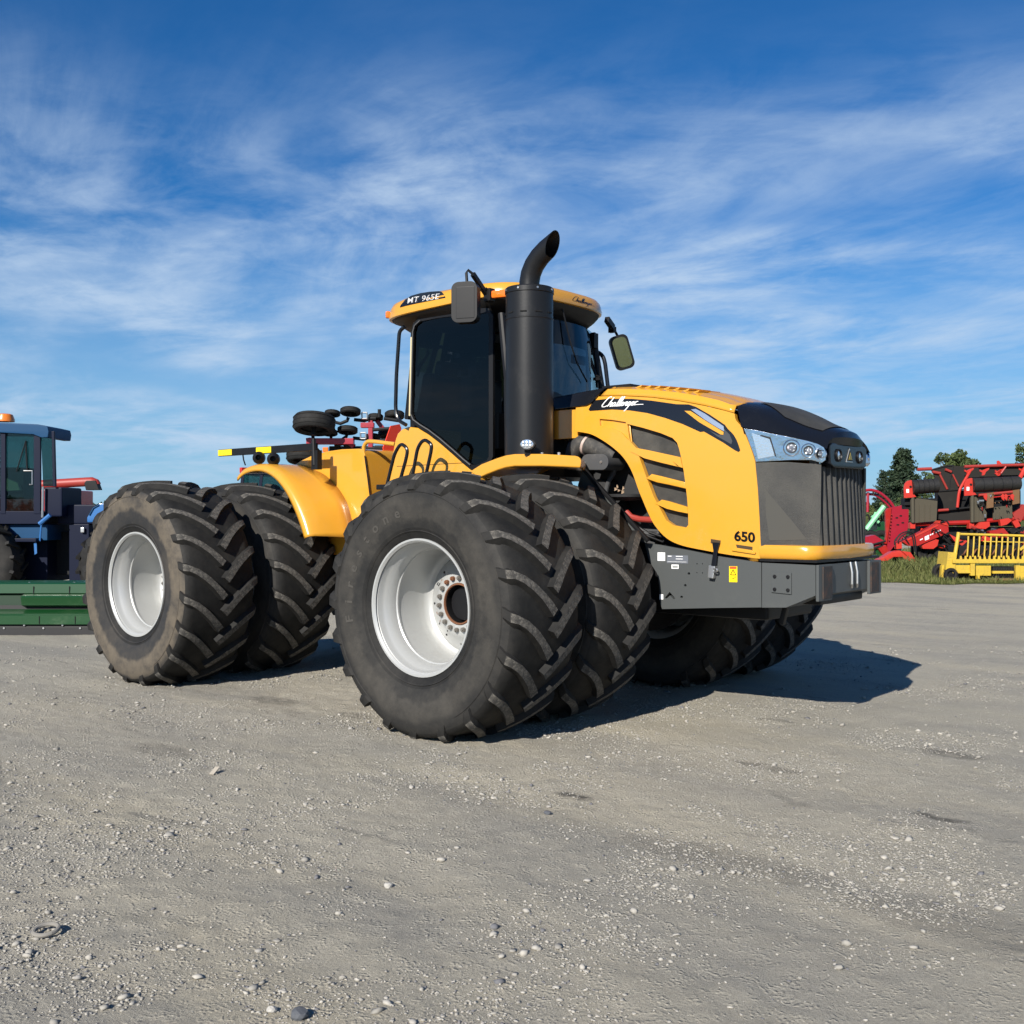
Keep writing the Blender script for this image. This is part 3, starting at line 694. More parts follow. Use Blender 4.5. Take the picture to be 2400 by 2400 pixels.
def round_lamp(c, n, r, bowl):
    n = Vector(n).normalized(); c = Vector(c)
    x = n.cross(Vector((0, 0, 1))).normalized(); z = x.cross(n)
    def ring(rad, d, off=(0, 0)): return [c + n * d + x * (rad * math.cos(a) + off[0]) + z * (rad * math.sin(a) + off[1]) for a in [2 * math.pi * i / 28 for i in range(28)]]
    mb = MB(); mb.rings([ring(bowl * 1.00, -.012), ring(bowl * 1.0, .006), ring(bowl * .93, .008), ring(bowl * .86, -.002), ring(r * 1.05, -.006)], caps=False); o1 = mb.build('lamp_bowl', CHR, NOSE, ang=40, fix=False); mir(o1, NOSE)
    mb = MB(); mb.rings([ring(r * 1.12, -.010), ring(r * 1.12, .012), ring(r * .96, .012), ring(r * .94, 0)], caps=False); o2 = mb.build('lamp_ring', BLKM, NOSE, ang=40, fix=False); mir(o2, NOSE)
    mb = MB(); mb.rings([ring(r * .97, -.012), ring(r * .97, .004), ring(r * .6, .007), ring(r * .05, .008)]); o3 = mb.build('lamp_lens', LAMPG, NOSE, ang=50); mir(o3, NOSE)
for (px_, py_, r, bw) in ((922, 672, .036, .064), (1100, 702, .032, .055)):
    u, v = c7((px_, py_))[0]; round_lamp(npan(u, v, .012), NN, r, bw)
NC = Vector((.75, -.66, 0)); u, v = c7((1238, 735))[0]
round_lamp(Vector(npan(u, v, .012)) + Vector((-.006, 0, 0)), NC, .028, .045)
# black centre panel with two lamps and emblem
mb = MB(); xx = 2.286
mb.prism([(xx, -.335, 2.055), (xx, -.35, 2.19), (xx, -.30, 2.215), (xx, .30, 2.215), (xx, .35, 2.19), (xx, .335, 2.055), (xx, .27, 2.03), (xx, -.27, 2.03)], (-.07, 0, 0)); mb.build('centre_panel', BLK, NOSE, bevel=.008)
for y in (-.20, .20):
    mb = MB(); mb.lathe([(-.01, .050), (.012, .050), (.014, .042), (-.002, .036)], (xx, y, 2.125), 'X', 24); mb.build('lamp_ring', BLKM, NOSE, fix=False)
    mb = MB(); mb.lathe([(.0, .036), (.004, .034), (.009, .001)], (xx, y, 2.125), 'X', 24); mb.build('lamp_lens', LENS, NOSE, fix=False)
def tri(r, x, d, m, nm):
    mb = MB(); mb.prism([(x, r * math.cos(a), 2.115 + r * math.sin(a)) for a in (math.pi / 2, math.pi * 7 / 6, math.pi * 11 / 6)], (d, 0, 0)); mb.build(nm, m, NOSE, bevel=.002)
tri(.075, xx, .006, STEEL, 'emblem'); tri(.058, xx + .006, .004, BLKM, 'emblem'); tri(.038, xx + .010, .004, mat('emblem_gold', (.35, .26, .06), .4, .5), 'emblem')
# nose cap
r0 = [npan(u, v, .006) for u, v in ((1737, 1001), (1790, 1010), (1840, 1020.5), (1890, 1033), (1938, 1052))]
kz = [(1727, 948.5, -.490), (1778, 964, -.470), (1832, 985, -.425), (1888, 1007, -.360), (1948, 1021, -.275)]
kr = [at_y(u, v, y) for u, v, y in kz]
r0 = [np.array(p) for p in smooth_pts(r0, 4)]; kr = [np.array(p) for p in smooth_pts(kr, 4)]
nk = len(kr); NCOL = 13
rows = []
for i, k in enumerate(kr):
    cr = 0.030 + 0.052 * math.sin(math.pi * min(1, .12 + .80 * i / (nk - 1))); rows.append([(k[0] + .035 * (i / (nk - 1)) * (1 - (2 * j / (NCOL - 1) - 1) ** 2), k[1] * (1 - 2 * j / (NCOL - 1)), k[2] + cr * (1 - abs(2 * j / (NCOL - 1) - 1) ** 2.6)) for j in range(NCOL)])
mb = MB(); mb.grid(rows)
mids = [a * .5 + b * .5 + np.array([.006, -.012, .004]) for a, b in zip(r0, kr)]
mb.grid([r0, mids, kr]); fl = lambda L: [np.array([p[0], -p[1], p[2]]) for p in L]
mb.grid([fl(kr), fl(mids), fl(r0)])
bot = [(2.300 - .03 * (abs(2 * j / (NCOL - 1) - 1)) ** 2 * 1.6, r0[-1][1] * (1 - 2 * j / (NCOL - 1)), 2.207) for j in range(NCOL)]
bot[0] = tuple(r0[-1]); bot[-1] = (r0[-1][0], -r0[-1][1], r0[-1][2])
lastr = rows[-1]; midr = [tuple((np.array(a) + np.array(b)) / 2 + np.array([.012, 0, .006])) for a, b in zip(lastr, bot)]
midr[0] = tuple(mids[-1]); midr[-1] = tuple(fl(mids)[-1])
mb.grid([lastr, midr, bot]); mb.build('nose_cap', BLK, NOSE, ang=24)
pm = []
for i in range(2, nk - 2):
    s = .55 + .33 * clamp((i - 3) / 5)
    k = kr[i]; cr = 0.030 + 0.052 * math.sin(math.pi * min(1, .12 + .80 * i / (nk - 1)))
    pm.append([(k[0] + .035 * (i / (nk - 1)) * (1 - (s * (2 * j / (NCOL - 1) - 1)) ** 2), k[1] * s * (1 - 2 * j / (NCOL - 1)), k[2] + .006 + cr * (1 - abs(s * (2 * j / (NCOL - 1) - 1)) ** 2.6)) for j in range(NCOL)])
mb = MB(); mb.grid(pm); mb.build('nose_screen', SCREENF, NOSE, ang=60, weld=False)

# ------------------------------------------------------------------ grey side frame and front weight carrier
flat6 = lambda x, z: 0.588
pl = lambda u, v, out=0: at_y(u, v, -0.588)
def p15(*p): return [(1500 + x / 6.44, 1240 + y / 6.44) for x, y in p]
fr_out = [(1511, 1273), (1525, 1274), (1545, 1277), (1567, 1281), (1620, 1291), (1690, 1305), (1784, 1319), (1784.5, 1423.5), (1668, 1425), (1552, 1427.5), (1547.5, 1415), (1546, 1385), (1543, 1358), (1539, 1342), (1531, 1330), (1521, 1314)]
chev = p15((448, 948), (530, 1045), (512, 1065), (450, 1003), (392, 1060), (375, 1035))
holes = [xz(chev, fn=pl)[::-1]]
for hx, hy, r in ((737, 672, 20), (683, 850, 20), (627, 1025, 20), (860, 525, 10), (942, 525, 9), (860, 660, 9), (942, 662, 9)):
    holes.append(xz(p15(*[(hx + r * math.cos(a), hy + r * math.sin(a)) for a in [-2 * math.pi * i / 10 for i in range(10)]]), fn=pl)[::-1])
shell('side_frame', [xz(fr_out, fn=pl)] + holes, flat6, GRY, TR, 0.03, 0.004, cell=0.35)
shell('side_frame', [xz(fr_out, fn=pl)], flat6, GRY, TR, 0.03, 0.004, mirror=True, cell=0.35)
mb = MB(); mb.box((1.25, -.50, 1.15), (1.1, .02, .4)); mb.build('frame_backing', BLKM, TR)
mb = MB(); cpoly = [at_y(u, v, -.600) for u, v in ((1786, 1319), (1850, 1322), (1911, 1325), (1911, 1396), (1842, 1424), (1786, 1424))]
mb.prism(cpoly, (0, 1.2, 0)); CAR = mb.build('weight_carrier', GRY, TR, bevel=.006)
xf = max(p[0] for p in cpoly)
mb = MB(); bpl = [at_y(u, v, -.600) for u, v in ((1809, 1342), (1856, 1342.5), (1856, 1393), (1809, 1388))]
mb.prism(bpl, (0, -.012, 0)); mb.build('side_plate', GRY, CAR, bevel=.003)
for u, v in ((1816, 1351), (1847, 1352), (1816, 1381), (1847, 1383)):
    p = at_y(u, v, -.612); mb = MB(); mb.cyl(p, p + np.array([0, -.009, 0]), .014, n=12); mb.build('plate_bolt', BLKM, CAR, bevel=.002)
for s in (-1, 1):
    mb = MB(); mb.box((xf + .012, s * .475, 1.165), (.024, .24, .27)); mb.build('lamp_bracket', GRY, CAR, bevel=.006)
    mb = MB(); mb.box((xf + .027, s * .45, 1.165), (.010, .16, .24)); mb.build('rusty_plate', mat('rusted_dark_plate', (.028, .027, .026), .7, dirt=((.22, .09, .04), .95), dscale=9, dlo=.42, dhi=.62), CAR, bevel=.003)
for y in (.02, .12):
    mb = MB(); mb.tube([(xf + .004, y, 1.30), (xf + .018, y, 1.22), (xf + .018, y, 1.13), (xf + .004, y + .03, 1.10)], .010, 8); mb.build('safety_pin', STEEL, CAR)
mb = MB(); mb.box((xf - .30, 0, 1.02), (.5, .8, .07)); mb.build('carrier_foot', BLKM, CAR, bevel=.02)
mb = MB(); mb.box((2.06, 0, 1.325), (.46, 1.19, .02)); mb.build('carrier_top', BLKM, CAR)
# latch, painted recess shade, stickers, numbers
P_ = lambda x, y, out=0.0: at_y(*p15((x, y))[0], -.588 - out)
mb = MB(); lp = [P_(1085, 200, .030), P_(1200, 205, .030), P_(1165, 330, .030), P_(1135, 560, .045), P_(1070, 555, .045), P_(1105, 330, .030)]
mb.prism(lp, (0, .018, 0)); mb.build('latch_strap', BLK, TR, bevel=.004)
mb = MB(); lp = [P_(1030, 545, .04), P_(1130, 555, .04), P_(1100, 750, .05), P_(1015, 735, .05)]
mb.prism(lp, (0, .045, 0)); mb.build('latch_clamp', STEEL, TR, bevel=.006)
mb = MB(); mb.tube([P_(1110, 600, .04), P_(1165, 600, .05), P_(1165, 640, .05), P_(1115, 650, .04)], .007, 8, fillet=.02); mb.build('latch_hook', STEEL, TR)
def hood_patch(name, pts, m, out, parent=None): return shell(name, [xz(pts)], hood_half, m, parent or HOOD, 0, 0, out=out)
BRN = mat('painted_recess_shade', (.05, .028, .008), .7)  # dark brown for flat patches: shade of the recesses painted on the hood
hood_patch('latch_recess_shade', p15((1070, 148), (1220, 172), (1215, 215), (1068, 215)), BRN, .002)
hood_patch('handle_recess_shade', p15((1450, 232), (1700, 268), (1698, 318), (1465, 290)), BRN, .002)
shell('handle_lip', [xz(p15((1462, 282), (1700, 318), (1700, 335), (1760, 350), (1745, 382), (1395, 328), (1400, 300), (1462, 300)))], hood_half, YEL, HOOD, .02, .004, out=.014)
def sticker(name, x0, y0, x1, y1, m, out=.0025, par=None):
    mb = MB(); mb.prism([P_(x0, y0, out), P_(x1, y0 + .02 * (x1 - x0), out), P_(x1, y1 + .02 * (x1 - x0), out), P_(x0, y1, out)], (0, .002, 0)); return mb.build(name, m, par or TR)
sticker('plain_sticker', 265, 352, 378, 478, WHT); sticker('rating_plate', 405, 392, 725, 515, mat('plate_grey', (.13, .14, .16), .35)); sticker('plain_sticker', 475, 535, 582, 598, WHT); sticker('plain_sticker', 294, 985, 350, 1062, WHT)
sticker('plate_text', 420, 402, 475, 414, WHT, .004); sticker('plate_text', 540, 406, 645, 416, WHT, .004); sticker('plate_text', 540, 446, 645, 455, WHT, .004); sticker('plate_text', 412, 490, 700, 494, WHT, .004)
sticker('plate_text', 488, 552, 570, 584, mat('print_grey', (.25, .26, .25), .6), .004)
WARN = mat('warning_yellow', (.85, .62, .01), .4)
sticker('warning_decal', 1345, 560, 1468, 800, WARN); sticker('warning_head', 1355, 565, 1455, 600, mat('warning_red', (.55, .07, .02), .5), .004)
for (a, b) in (((1405, 612), (1365, 690)), ((1365, 690), (1448, 692)), ((1448, 692), (1405, 612))):
    mb = MB(); mb.bar(P_(*a, .0045), P_(*b, .0045), .0015, .0045); mb.build('warning_mark', DECAL, TR)
mb = MB(); mb.prism([P_(1406, 640, .0045), P_(1411, 640, .0045), P_(1409, 678, .0045)], (0, .0015, 0)); mb.build('warning_mark', DECAL, TR)
mb = MB(); mb.prism([P_(1428, 715, .0045), P_(1440, 715, .0045), P_(1434, 765, .0045)], (0, .0015, 0)); mb.build('warning_mark', DECAL, TR)
mb = MB(); mb.bar(P_(1392, 745, .0045), P_(1420, 742, .0045), .0015, .004); mb.build('warning_mark', DECAL, TR)

def text_mesh(body, size, bold=0.0, shear=0.0, space=1.0):
    c = bpy.data.curves.new('text', 'FONT'); c.body = body; c.size = size; c.offset = bold; c.shear = shear; c.space_character = space; c.extrude = 0.0012
    c.align_x = 'CENTER'; c.align_y = 'CENTER'; c.resolution_u = 4
    o = bpy.data.objects.new('text', c); COL.objects.link(o); dg = bpy.context.evaluated_depsgraph_get()
    me = bpy.data.meshes.new_from_object(o.evaluated_get(dg)); bpy.data.objects.remove(o); bpy.data.curves.remove(c); return me
def place_text(name, me, m, parent, origin, ex, ey, fitw=None, fith=None, surf=None):
    """lay text so that its box spans fitw x fith along ex, ey (unit vectors) about origin"""
    n = len(me.vertices); co = np.empty(n * 3, np.float32); me.vertices.foreach_get('co', co); co = co.reshape(-1, 3)
    lo, hi = co.min(0), co.max(0); sx = fitw / (hi[0] - lo[0]); sy = fith / (hi[1] - lo[1]); ctr = (lo + hi) / 2
    ex = np.array(ex, float); ey = np.array(ey, float); ez = np.cross(ex, ey); ez /= np.linalg.norm(ez)
    q = np.array(origin)[None] + (co[:, :1] - ctr[0]) * sx * ex + (co[:, 1:2] - ctr[1]) * sy * ey + (co[:, 2:3] - ctr[2]) * ez
    if surf is not None: q = np.array([surf(p) for p in q])
    me.vertices.foreach_set('co', q.astype(np.float32).ravel()); me.update(); return link(name, me, m, parent)
a = side(*p15((1425, 100))[0]); b = side(*p15((1740, 128))[0]); ex = np.array(b) - np.array(a); L = np.linalg.norm(ex); ex /= L
onhood = lambda out: (lambda p: (p[0], -hood_half(p[0], p[2]) - out - (p[1] + .6) * 0, p[2]))
place_text('number_print', text_mesh('650', 1, .035), DECAL, HOOD, (np.array(a) + np.array(b)) / 2, ex, (0, 0, 1), L, 0.082, onhood(.003))
# script lettering: strokes of a brush pen in a (0..10, 0..3) box, slanted
def script_strokes():
    S = []
    S.append([(2.0, 2.75), (1.75, 2.95), (1.35, 2.6), (.85, 1.7), (.55, .85), (.75, .45), (1.2, .45), (1.75, .75)])            # C
    S.append([(2.55, 2.75), (2.15, 1.7), (1.75, .45)]); S.append([(1.85, .75), (2.2, 1.35), (2.5, 1.45), (2.45, 1.1), (2.3, .55), (2.5, .48), (2.8, .75)])  # h
    S.append([(3.3, 1.35), (3.0, 1.4), (2.75, .95), (2.8, .5), (3.1, .65), (3.35, 1.3), (3.25, .6), (3.45, .5), (3.6, .7)])       # a
    S.append([(3.6, .7), (4.1, 1.9), (4.3, 2.75), (4.1, 2.5), (3.75, 1.2), (3.75, .5), (4.0, .55)])                                # l
    S.append([(4.0, .6), (4.55, 1.9), (4.75, 2.75), (4.55, 2.5), (4.2, 1.2), (4.2, .5), (4.45, .6)])                               # l
    S.append([(4.45, .75), (4.85, 1.0), (4.95, 1.35), (4.7, 1.35), (4.55, .8), (4.75, .5), (5.1, .7)])                              # e
    S.append([(5.3, 1.4), (5.05, .48)]); S.append([(5.1, .7), (5.5, 1.35), (5.75, 1.4), (5.65, .9), (5.6, .5), (5.85, .6)])          # n
    S.append([(6.5, 1.35), (6.2, 1.4), (5.95, .95), (6.0, .55), (6.3, .7), (6.55, 1.35), (6.3, .4), (5.9, -.55), (5.65, -.9)])      # g
    S.append([(6.25, .35), (6.7, .75), (7.05, 1.0), (7.15, 1.35), (6.9, 1.35), (6.75, .8), (6.95, .5), (7.3, .7)])                  # e
    S.append([(7.55, 1.45), (7.3, .5)]); S.append([(7.4, .9), (7.7, 1.4), (8.0, 1.35)])                                             # r
    S.append([(7.35, .55), (8.0, .62), (9.3, .62)])                                                                               # tail
    return S
def script_mesh(wid):
    mb = MB()
    for st in script_strokes():
        P = [np.array(p) for p in smooth_pts(st, 5)]; n = len(P); L, R = [], []
        for i, p in enumerate(P):
            d = P[min(i + 1, n - 1)] - P[max(i - 1, 0)]; d /= (np.linalg.norm(d) + 1e-9); nn = np.array([-d[1], d[0]])
            w = wid * (.75 + .55 * abs(d[1])) * (0.55 if i in (0, n - 1) else 1); sh = .42 * p[1] * .55
            for side_, acc in ((1, L), (-1, R)): q = p + nn * w * side_; acc.append((q[0] + q[1] * .22, q[1], 0))
        mb.grid([L, R])
    return mb.mesh('script', fix=False, weld=False, ang=None)
a = side(*c6((535, 352))[0]); b = side(*c6((1010, 330))[0]); c0 = side(*c6((770, 318))[0])
ex = np.array(b) - np.array(a); L = np.linalg.norm(ex); ex /= L
place_text('script_print', script_mesh(.095), WHT, HOOD, c0, ex, (0, 0, 1), L, 0.135, onhood(.0045))

# ------------------------------------------------------------------ cab
CABY = 0.745
CAB = part('cab', TR)
P2 = lambda x, y: (850 + x / 2.76, 500 + y / 2.76)
def cy(u, v, y=-CABY): return at_y(u, v, y)
win_px = [(971, 778), (975, 764), (988, 752), (1030, 744), (1080, 738), (1130, 733), (1143, 732), (1149, 742), (1149, 1070), (1144, 1080), (1118, 1092), (1106, 1090), (1090, 1077), (1062, 1052), (1034, 1028), (1008, 1008), (988, 996), (972, 984), (966, 970)]
wp = [cy(*p) for p in win_px]
mb = MB(); mb.add([Vector(p) for p in wp], [tuple(t) for t in tessellate_polygon([[Vector(p) for p in wp]])]); g = mb.build('side_window', GLASS_SIDE, CAB, ang=None); mir(g, CAB)
ctr = np.mean(wp, 0)
def frame_loop(pts, w, d, y0):
    out = []
    n = len(pts)
    for i in range(n):
        p = np.array(pts[i]); q = np.array(pts[i - 1]); r = np.array(pts[(i + 1) % n]); t = r - q; t /= np.linalg.norm(t); nrm = np.array([-t[2], 0, t[0]])
        if np.dot(nrm, p - ctr) < 0: nrm = -nrm
        out.append([p + nrm * -.006 + np.array([0, -d, 0]), p + nrm * w + np.array([0, -d * .6, 0]), p + nrm * w + np.array([0, .02, 0]), p + nrm * -.006 + np.array([0, .02, 0])])
    return out
mb = MB(); mb.rings(frame_loop(wp, .040, .014, 0), closed=True, caps=False); o = mb.build('window_frame', BLKM, CAB, ang=40); mir(o, CAB)
mb = MB(); ft = [p + np.array([0, -.022, 0]) for p in wp]
mb.tube([ft[i] for i in (2, 1, 0, 18)] + [ft[17], ft[16], ft[15], ft[14], ft[13], ft[12], ft[11]], .006, 6); mb.build('window_seal', mat('seal_grey', (.09, .09, .09), .5), CAB)
# lower yellow body of the cab
low_px = [(926, 1030), (931, 1016), (941, 1006), (956, 1000), (980, 1003), (1005, 1018), (1034, 1040), (1062, 1064), (1090, 1088), (1106, 1103), (1120, 1140), (1120, 1210), (905, 1210), (912, 1100)]
lw = [cy(u, v, -CABY) for u, v in low_px]
mb = MB(); mb.prism(lw, (0, 2 * CABY, 0)); mb.build('cab_body', YEL, CAB, bevel=.02, seg=3)
mb = MB(); mb.bar(cy(930, 1093, -CABY - .001), cy(1100, 1084, -CABY - .001), .003, .004); mb.build('panel_seam', BLKM, CAB)
# floor, back wall, pillars, windscreen
mb = MB(); mb.box((-1.25, 0, 2.13), (1.35, 1.45, .10)); mb.build('cab_floor', BLKM, CAB)
mb = MB(); mb.box((-1.86, 0, 2.40), (.06, 1.40, .55)); mb.build('back_wall', BLKM, CAB)
for s in (-1, 1):
    mb = MB(); mb.bar((-1.90, s * .72, 2.60), (-1.79, s * .70, 3.50), .05, .06, up=(0, 1, 0)); mb.build('rear_pillar', BLKM, CAB, bevel=.01)
    mb = MB(); mb.tube([(-.585, s * .735, 2.15), (-.60, s * .73, 2.9), (-.70, s * .70, 3.50)], .034, 10); mb.build('front_pillar', BLKM, CAB)
mb = MB(); mb.bar(cy(961, 975, -CABY - .01), cy(965, 790, -CABY - .01), .02, .02, up=(0, 1, 0)); mb.build('pillar_trim', mat('pale_trim', (.55, .47, .28), .4), CAB, bevel=.004)
rows = []
for k in range(7):
    t = k / 6; z = 2.16 + 1.34 * t; row = []
    for j in range(13):
        y = -.72 + 1.44 * j / 12; row.append((-.60 - .10 * t ** 2 + .20 * (1 - (y / .72) ** 2), y * (1 - .03 * t), z))
    rows.append(row)
mb = MB(); mb.grid(rows); mb.build('windscreen', GLASS_FRONT, CAB, ang=60, weld=False)
mb = MB(); mb.grid([[(-1.90 + .11 * t, y, 2.62 + .88 * t) for y in (-.7, 0, .7)] for t in (0, 1)]); mb.build('rear_window', GLASS_FRONT, CAB, weld=False)
# sun strip across the top of the windscreen
rows2 = [[(p[0] - .012, p[1] * .985, p[2]) for p in r] for r in rows[5:]]
mb = MB(); mb.grid([[(p[0], p[1], 3.27) for p in rows2[0]], [(p[0], p[1], 3.49) for p in rows2[1]]]); mb.build('sun_strip', mat('tint_film', (.006, .008, .014), .4), CAB, weld=False)
# interior
mb = MB(); mb.box((-1.35, 0, 2.42), (.50, .52, .16)); mb.box((-1.58, 0, 2.75), (.16, .50, .62)); mb.box((-1.60, 0, 3.12), (.12, .28, .16)); mb.box((-1.35, 0, 2.25), (.35, .35, .2)); mb.build('seat', SEATM, CAB, bevel=.05, seg=3)
mb = MB(); mb.box((-1.30, -.36, 2.60), (.46, .12, .08)); mb.box((-1.15, -.44, 2.45), (.5, .14, .35)); mb.build('console', BLKM, CAB, bevel=.03)
mb = MB(); mb.tube([(-.98 + .07 * math.sin(a), .19 * math.cos(a), 2.78 + .18 * math.sin(a) * .75) for a in [2 * math.pi * i / 20 for i in range(21)]], .014, 8); mb.cyl((-.97, 0, 2.78), (-.80, 0, 2.35), .03); mb.build('steering_wheel', BLKM, CAB)
mb = MB(); mb.box((-.72, 0, 2.42), (.26, .7, .5)); mb.tube([(-.72, -.34, 2.65), (-.70, 0, 2.80), (-.72, .34, 2.65)], .10, 12, fillet=.2); mb.build('dashboard', BLKM, CAB, bevel=.04)
mb = MB(); mb.box((-.95, -.58, 3.02), (.05, .26, .2)); mb.tube([(-.95, -.58, 2.9), (-1.0, -.5, 2.5)], .015); mb.build('monitor', BLKM, CAB, bevel=.01)
mb = MB(); mb.box((-.56, .28, 3.17), (.03, .22, .09)); mb.build('inside_mirror', BLKM, CAB, bevel=.02)
# roof
RCX, RHX, RHY = -1.40, 0.90, 0.845
def rplan(sc, ax, ay, n=64, ex=4.4):
    out = []
    for i in range(n):
        a = 2 * math.pi * i / n; c, s = math.cos(a), math.sin(a)
        x = abs(c) ** (2 / ex) * math.copysign(1, c) * (ax) * sc; y = abs(s) ** (2 / ex) * math.copysign(1, s) * (ay) * sc
        if x > 0: x += .06 * (1 - min(1, (y / ay) ** 2))
        out.append((x, y))
    return out
def rring(sc, z, dz=0.0): return [(RCX + x, y, z + dz * (x / RHX)) for x, y in rplan(sc, RHX, RHY)]
mb = MB(); mb.rings([rring(.955, 3.620, .028), rring(1.0, 3.630, .028), rring(1.004, 3.650, .028), rring(.988, 3.725, .024), rring(.962, 3.765, .018), rring(.88, 3.798), rring(.70, 3.818), rring(.4, 3.828), rring(.05, 3.83)], caps=False); ROOF = mb.build('cab_roof', YEL, CAB, ang=50)
mb = MB(); mb.rings([rring(.98, 3.632, .028), rring(.965, 3.605, .02), rring(.93, 3.585), rring(.86, 3.53), rring(.80, 3.49), rring(.05, 3.485)], caps=False); mb.build('roof_underside', BLKM, ROOF, ang=45)
for (u, v) in ((905, 728), (1172, 689)):
    y = -RHY * .80 if u < 1000 else -RHY * .97
    p = at_y(u, v, y) if u > 1000 else (RCX - RHX * .865, -RHY * .865, 3.662); mb = MB(); s = 1 if u > 1000 else .4
    mb.box((0, 0, 0), (.16 * s, .05, .07)); mb.build('corner_lamp', AMBER, ROOF, bevel=.018, loc=p, rot=(0, 0, .25 if u > 1000 else -.7))
# roof badge and script
def roof_side(p, out):       # snap onto the slanting roof rim on the right side
    x = (p[0] - RCX) / RHX; ax = abs(x)
    k = (1 - min(.999, ax ** 4.4)) ** (1 / 4.4); f = clamp((p[2] - 3.645) / .075); sc = 1.004 - .016 * f - .02 * clamp((f - .85) / .5)
    return (p[0], -(RHY * k * sc) - out, p[2])
c4 = lambda x, y: (850 + x / 4.83, 600 + y / 4.83)
badge = [c4(*p) for p in ((408, 578), (420, 545), (470, 490), (540, 448), (650, 418), (760, 402), (860, 396), (890, 404), (920, 440), (940, 472), (820, 496), (640, 530))]
bp = densify([tuple(np.array(roof_side(at_y(u, v, -.84), 0))[[0, 2]]) for u, v in badge], .04)
shell('model_badge', [bp], lambda x, z: -roof_side((x, 0, z), 0)[1], DECAL, ROOF, 0, 0, out=.004, cell=.03)
a = at_y(*c4(468, 505), -.84); b = at_y(*c4(872, 450), -.84); ex = np.array([1.0, 0, (b[2] - a[2]) / (b[0] - a[0])]); L = b[0] - a[0]
tm = text_mesh('MT 965E', 1, .010, .08, 1.05)
mid = (np.array(a) + np.array(b)) / 2
place_text('model_print', tm, WHT, ROOF, mid + np.array([.02, 0, -.004]), ex, (0, 0, 1), L * .90, .056, lambda p: roof_side(p, .0075))
def roof_front(p, out):
    y = p[1] / RHY; k = (1 - min(.999, abs(y) ** 4.4)) ** (1 / 4.4); f = clamp((p[2] - 3.66) / .07)
    return (RCX + (RHX * k + .06 * (1 - y * y)) * (1.006 - .02 * f) + out, p[1], p[2])
place_text('script_print', script_mesh(.085), DECAL, ROOF, (-.45, .225, 3.708), (0, 1, 0), (0, 0, 1), .40, .085, lambda p: roof_front(p, .006))
# mirrors
def rrect(c, R, w, h, r, dy):
    out = []
    for sx, sz, a0 in ((1, 1, 0), (-1, 1, 90), (-1, -1, 180), (1, -1, 270)):
        for k in range(7):
            a = math.radians(a0 + 15 * k); out.append(Vector(c) + R @ Vector((sx * (w / 2 - r) + r * math.cos(a), dy, sz * (h / 2 - r) + r * math.sin(a))))
    return out
MIRR = part('door_mirror', TR)
c = at_y(1092, 710, -1.12); mb = MB(); mb.prism(rrect(c, Matrix.Rotation(.42, 3, 'Z'), .24, .36, .065, -.05), Matrix.Rotation(.42, 3, 'Z') @ Vector((0, .10, 0))); mb.build('mirror_housing', BLKM, MIRR, bevel=.022, seg=3)
mb = MB(); Rz = Matrix.Rotation(.42, 3, 'Z'); mb.box(c + np.array(Rz @ Vector((.01, -.048, -.005))), (.17, .012, .28), Rz); mb.build('housing_rib', BLKM, MIRR, bevel=.005)
mb = MB(); mb.box(c + np.array(Rz @ Vector((0, .049, 0))), (.17, .008, .28), Rz); mb.build('mirror_glass', MIRROR, MIRR, bevel=.003)
p = [at_y(1095, 670, -1.12), at_y(1093, 640, -1.12), at_y(1097, 633, -1.11), at_y(1108, 642, -1.08), at_y(1140, 690, -.86)]
mb = MB(); mb.tube(p, .013, 8); mb.bar(p[3], p[4], .035, .04); mb.build('mirror_arm', BLKM, MIRR, bevel=.003)
q = at_y(1147, 692, -.84); mb = MB(); mb.box(q, (.08, .08, .12)); mb.cyl(q + np.array([0, -.03, .05]), q + np.array([0, -.06, .05]), .014); mb.build('arm_bracket', BLKM, MIRR, bevel=.015)
MIRL = part('door_mirror', TR); Rm = Matrix.Rotation(-.10, 3, 'Z') @ Matrix.Rotation(-.30, 3, 'X')
c = at_y(1457, 826, 1.12); fwd = Vector((CAM - c)).normalized()
yv = Vector((.66, -.66, -.082)).normalized(); xv = yv.cross(Vector((-.24, -.20, 1))).normalized(); zv = xv.cross(yv); RM = Matrix((xv, yv, zv)).transposed()
mb = MB(); mb.prism(rrect(c, RM, .195, .36, .06, -.045), RM @ Vector((0, .085, 0))); mb.build('mirror_housing', BLKM, MIRL, bevel=.015, seg=3)
mb = MB(); mb.prism(rrect(c, RM, .150, .31, .05, .041), RM @ Vector((0, .004, 0))); mb.build('mirror_glass', MIRROR, MIRL)
p = [at_y(1422, 748, .84), at_y(1436, 768, .98), at_y(1441, 775, 1.04), at_y(1450, 792, 1.12)]
mb = MB(); mb.tube(p, .014, 8); mb.bar(p[0], p[1], .05, .06); mb.box(at_y(1435, 773, 1.0), (.07, .05, .06)); mb.build('mirror_arm', BLKM, MIRL, bevel=.004)
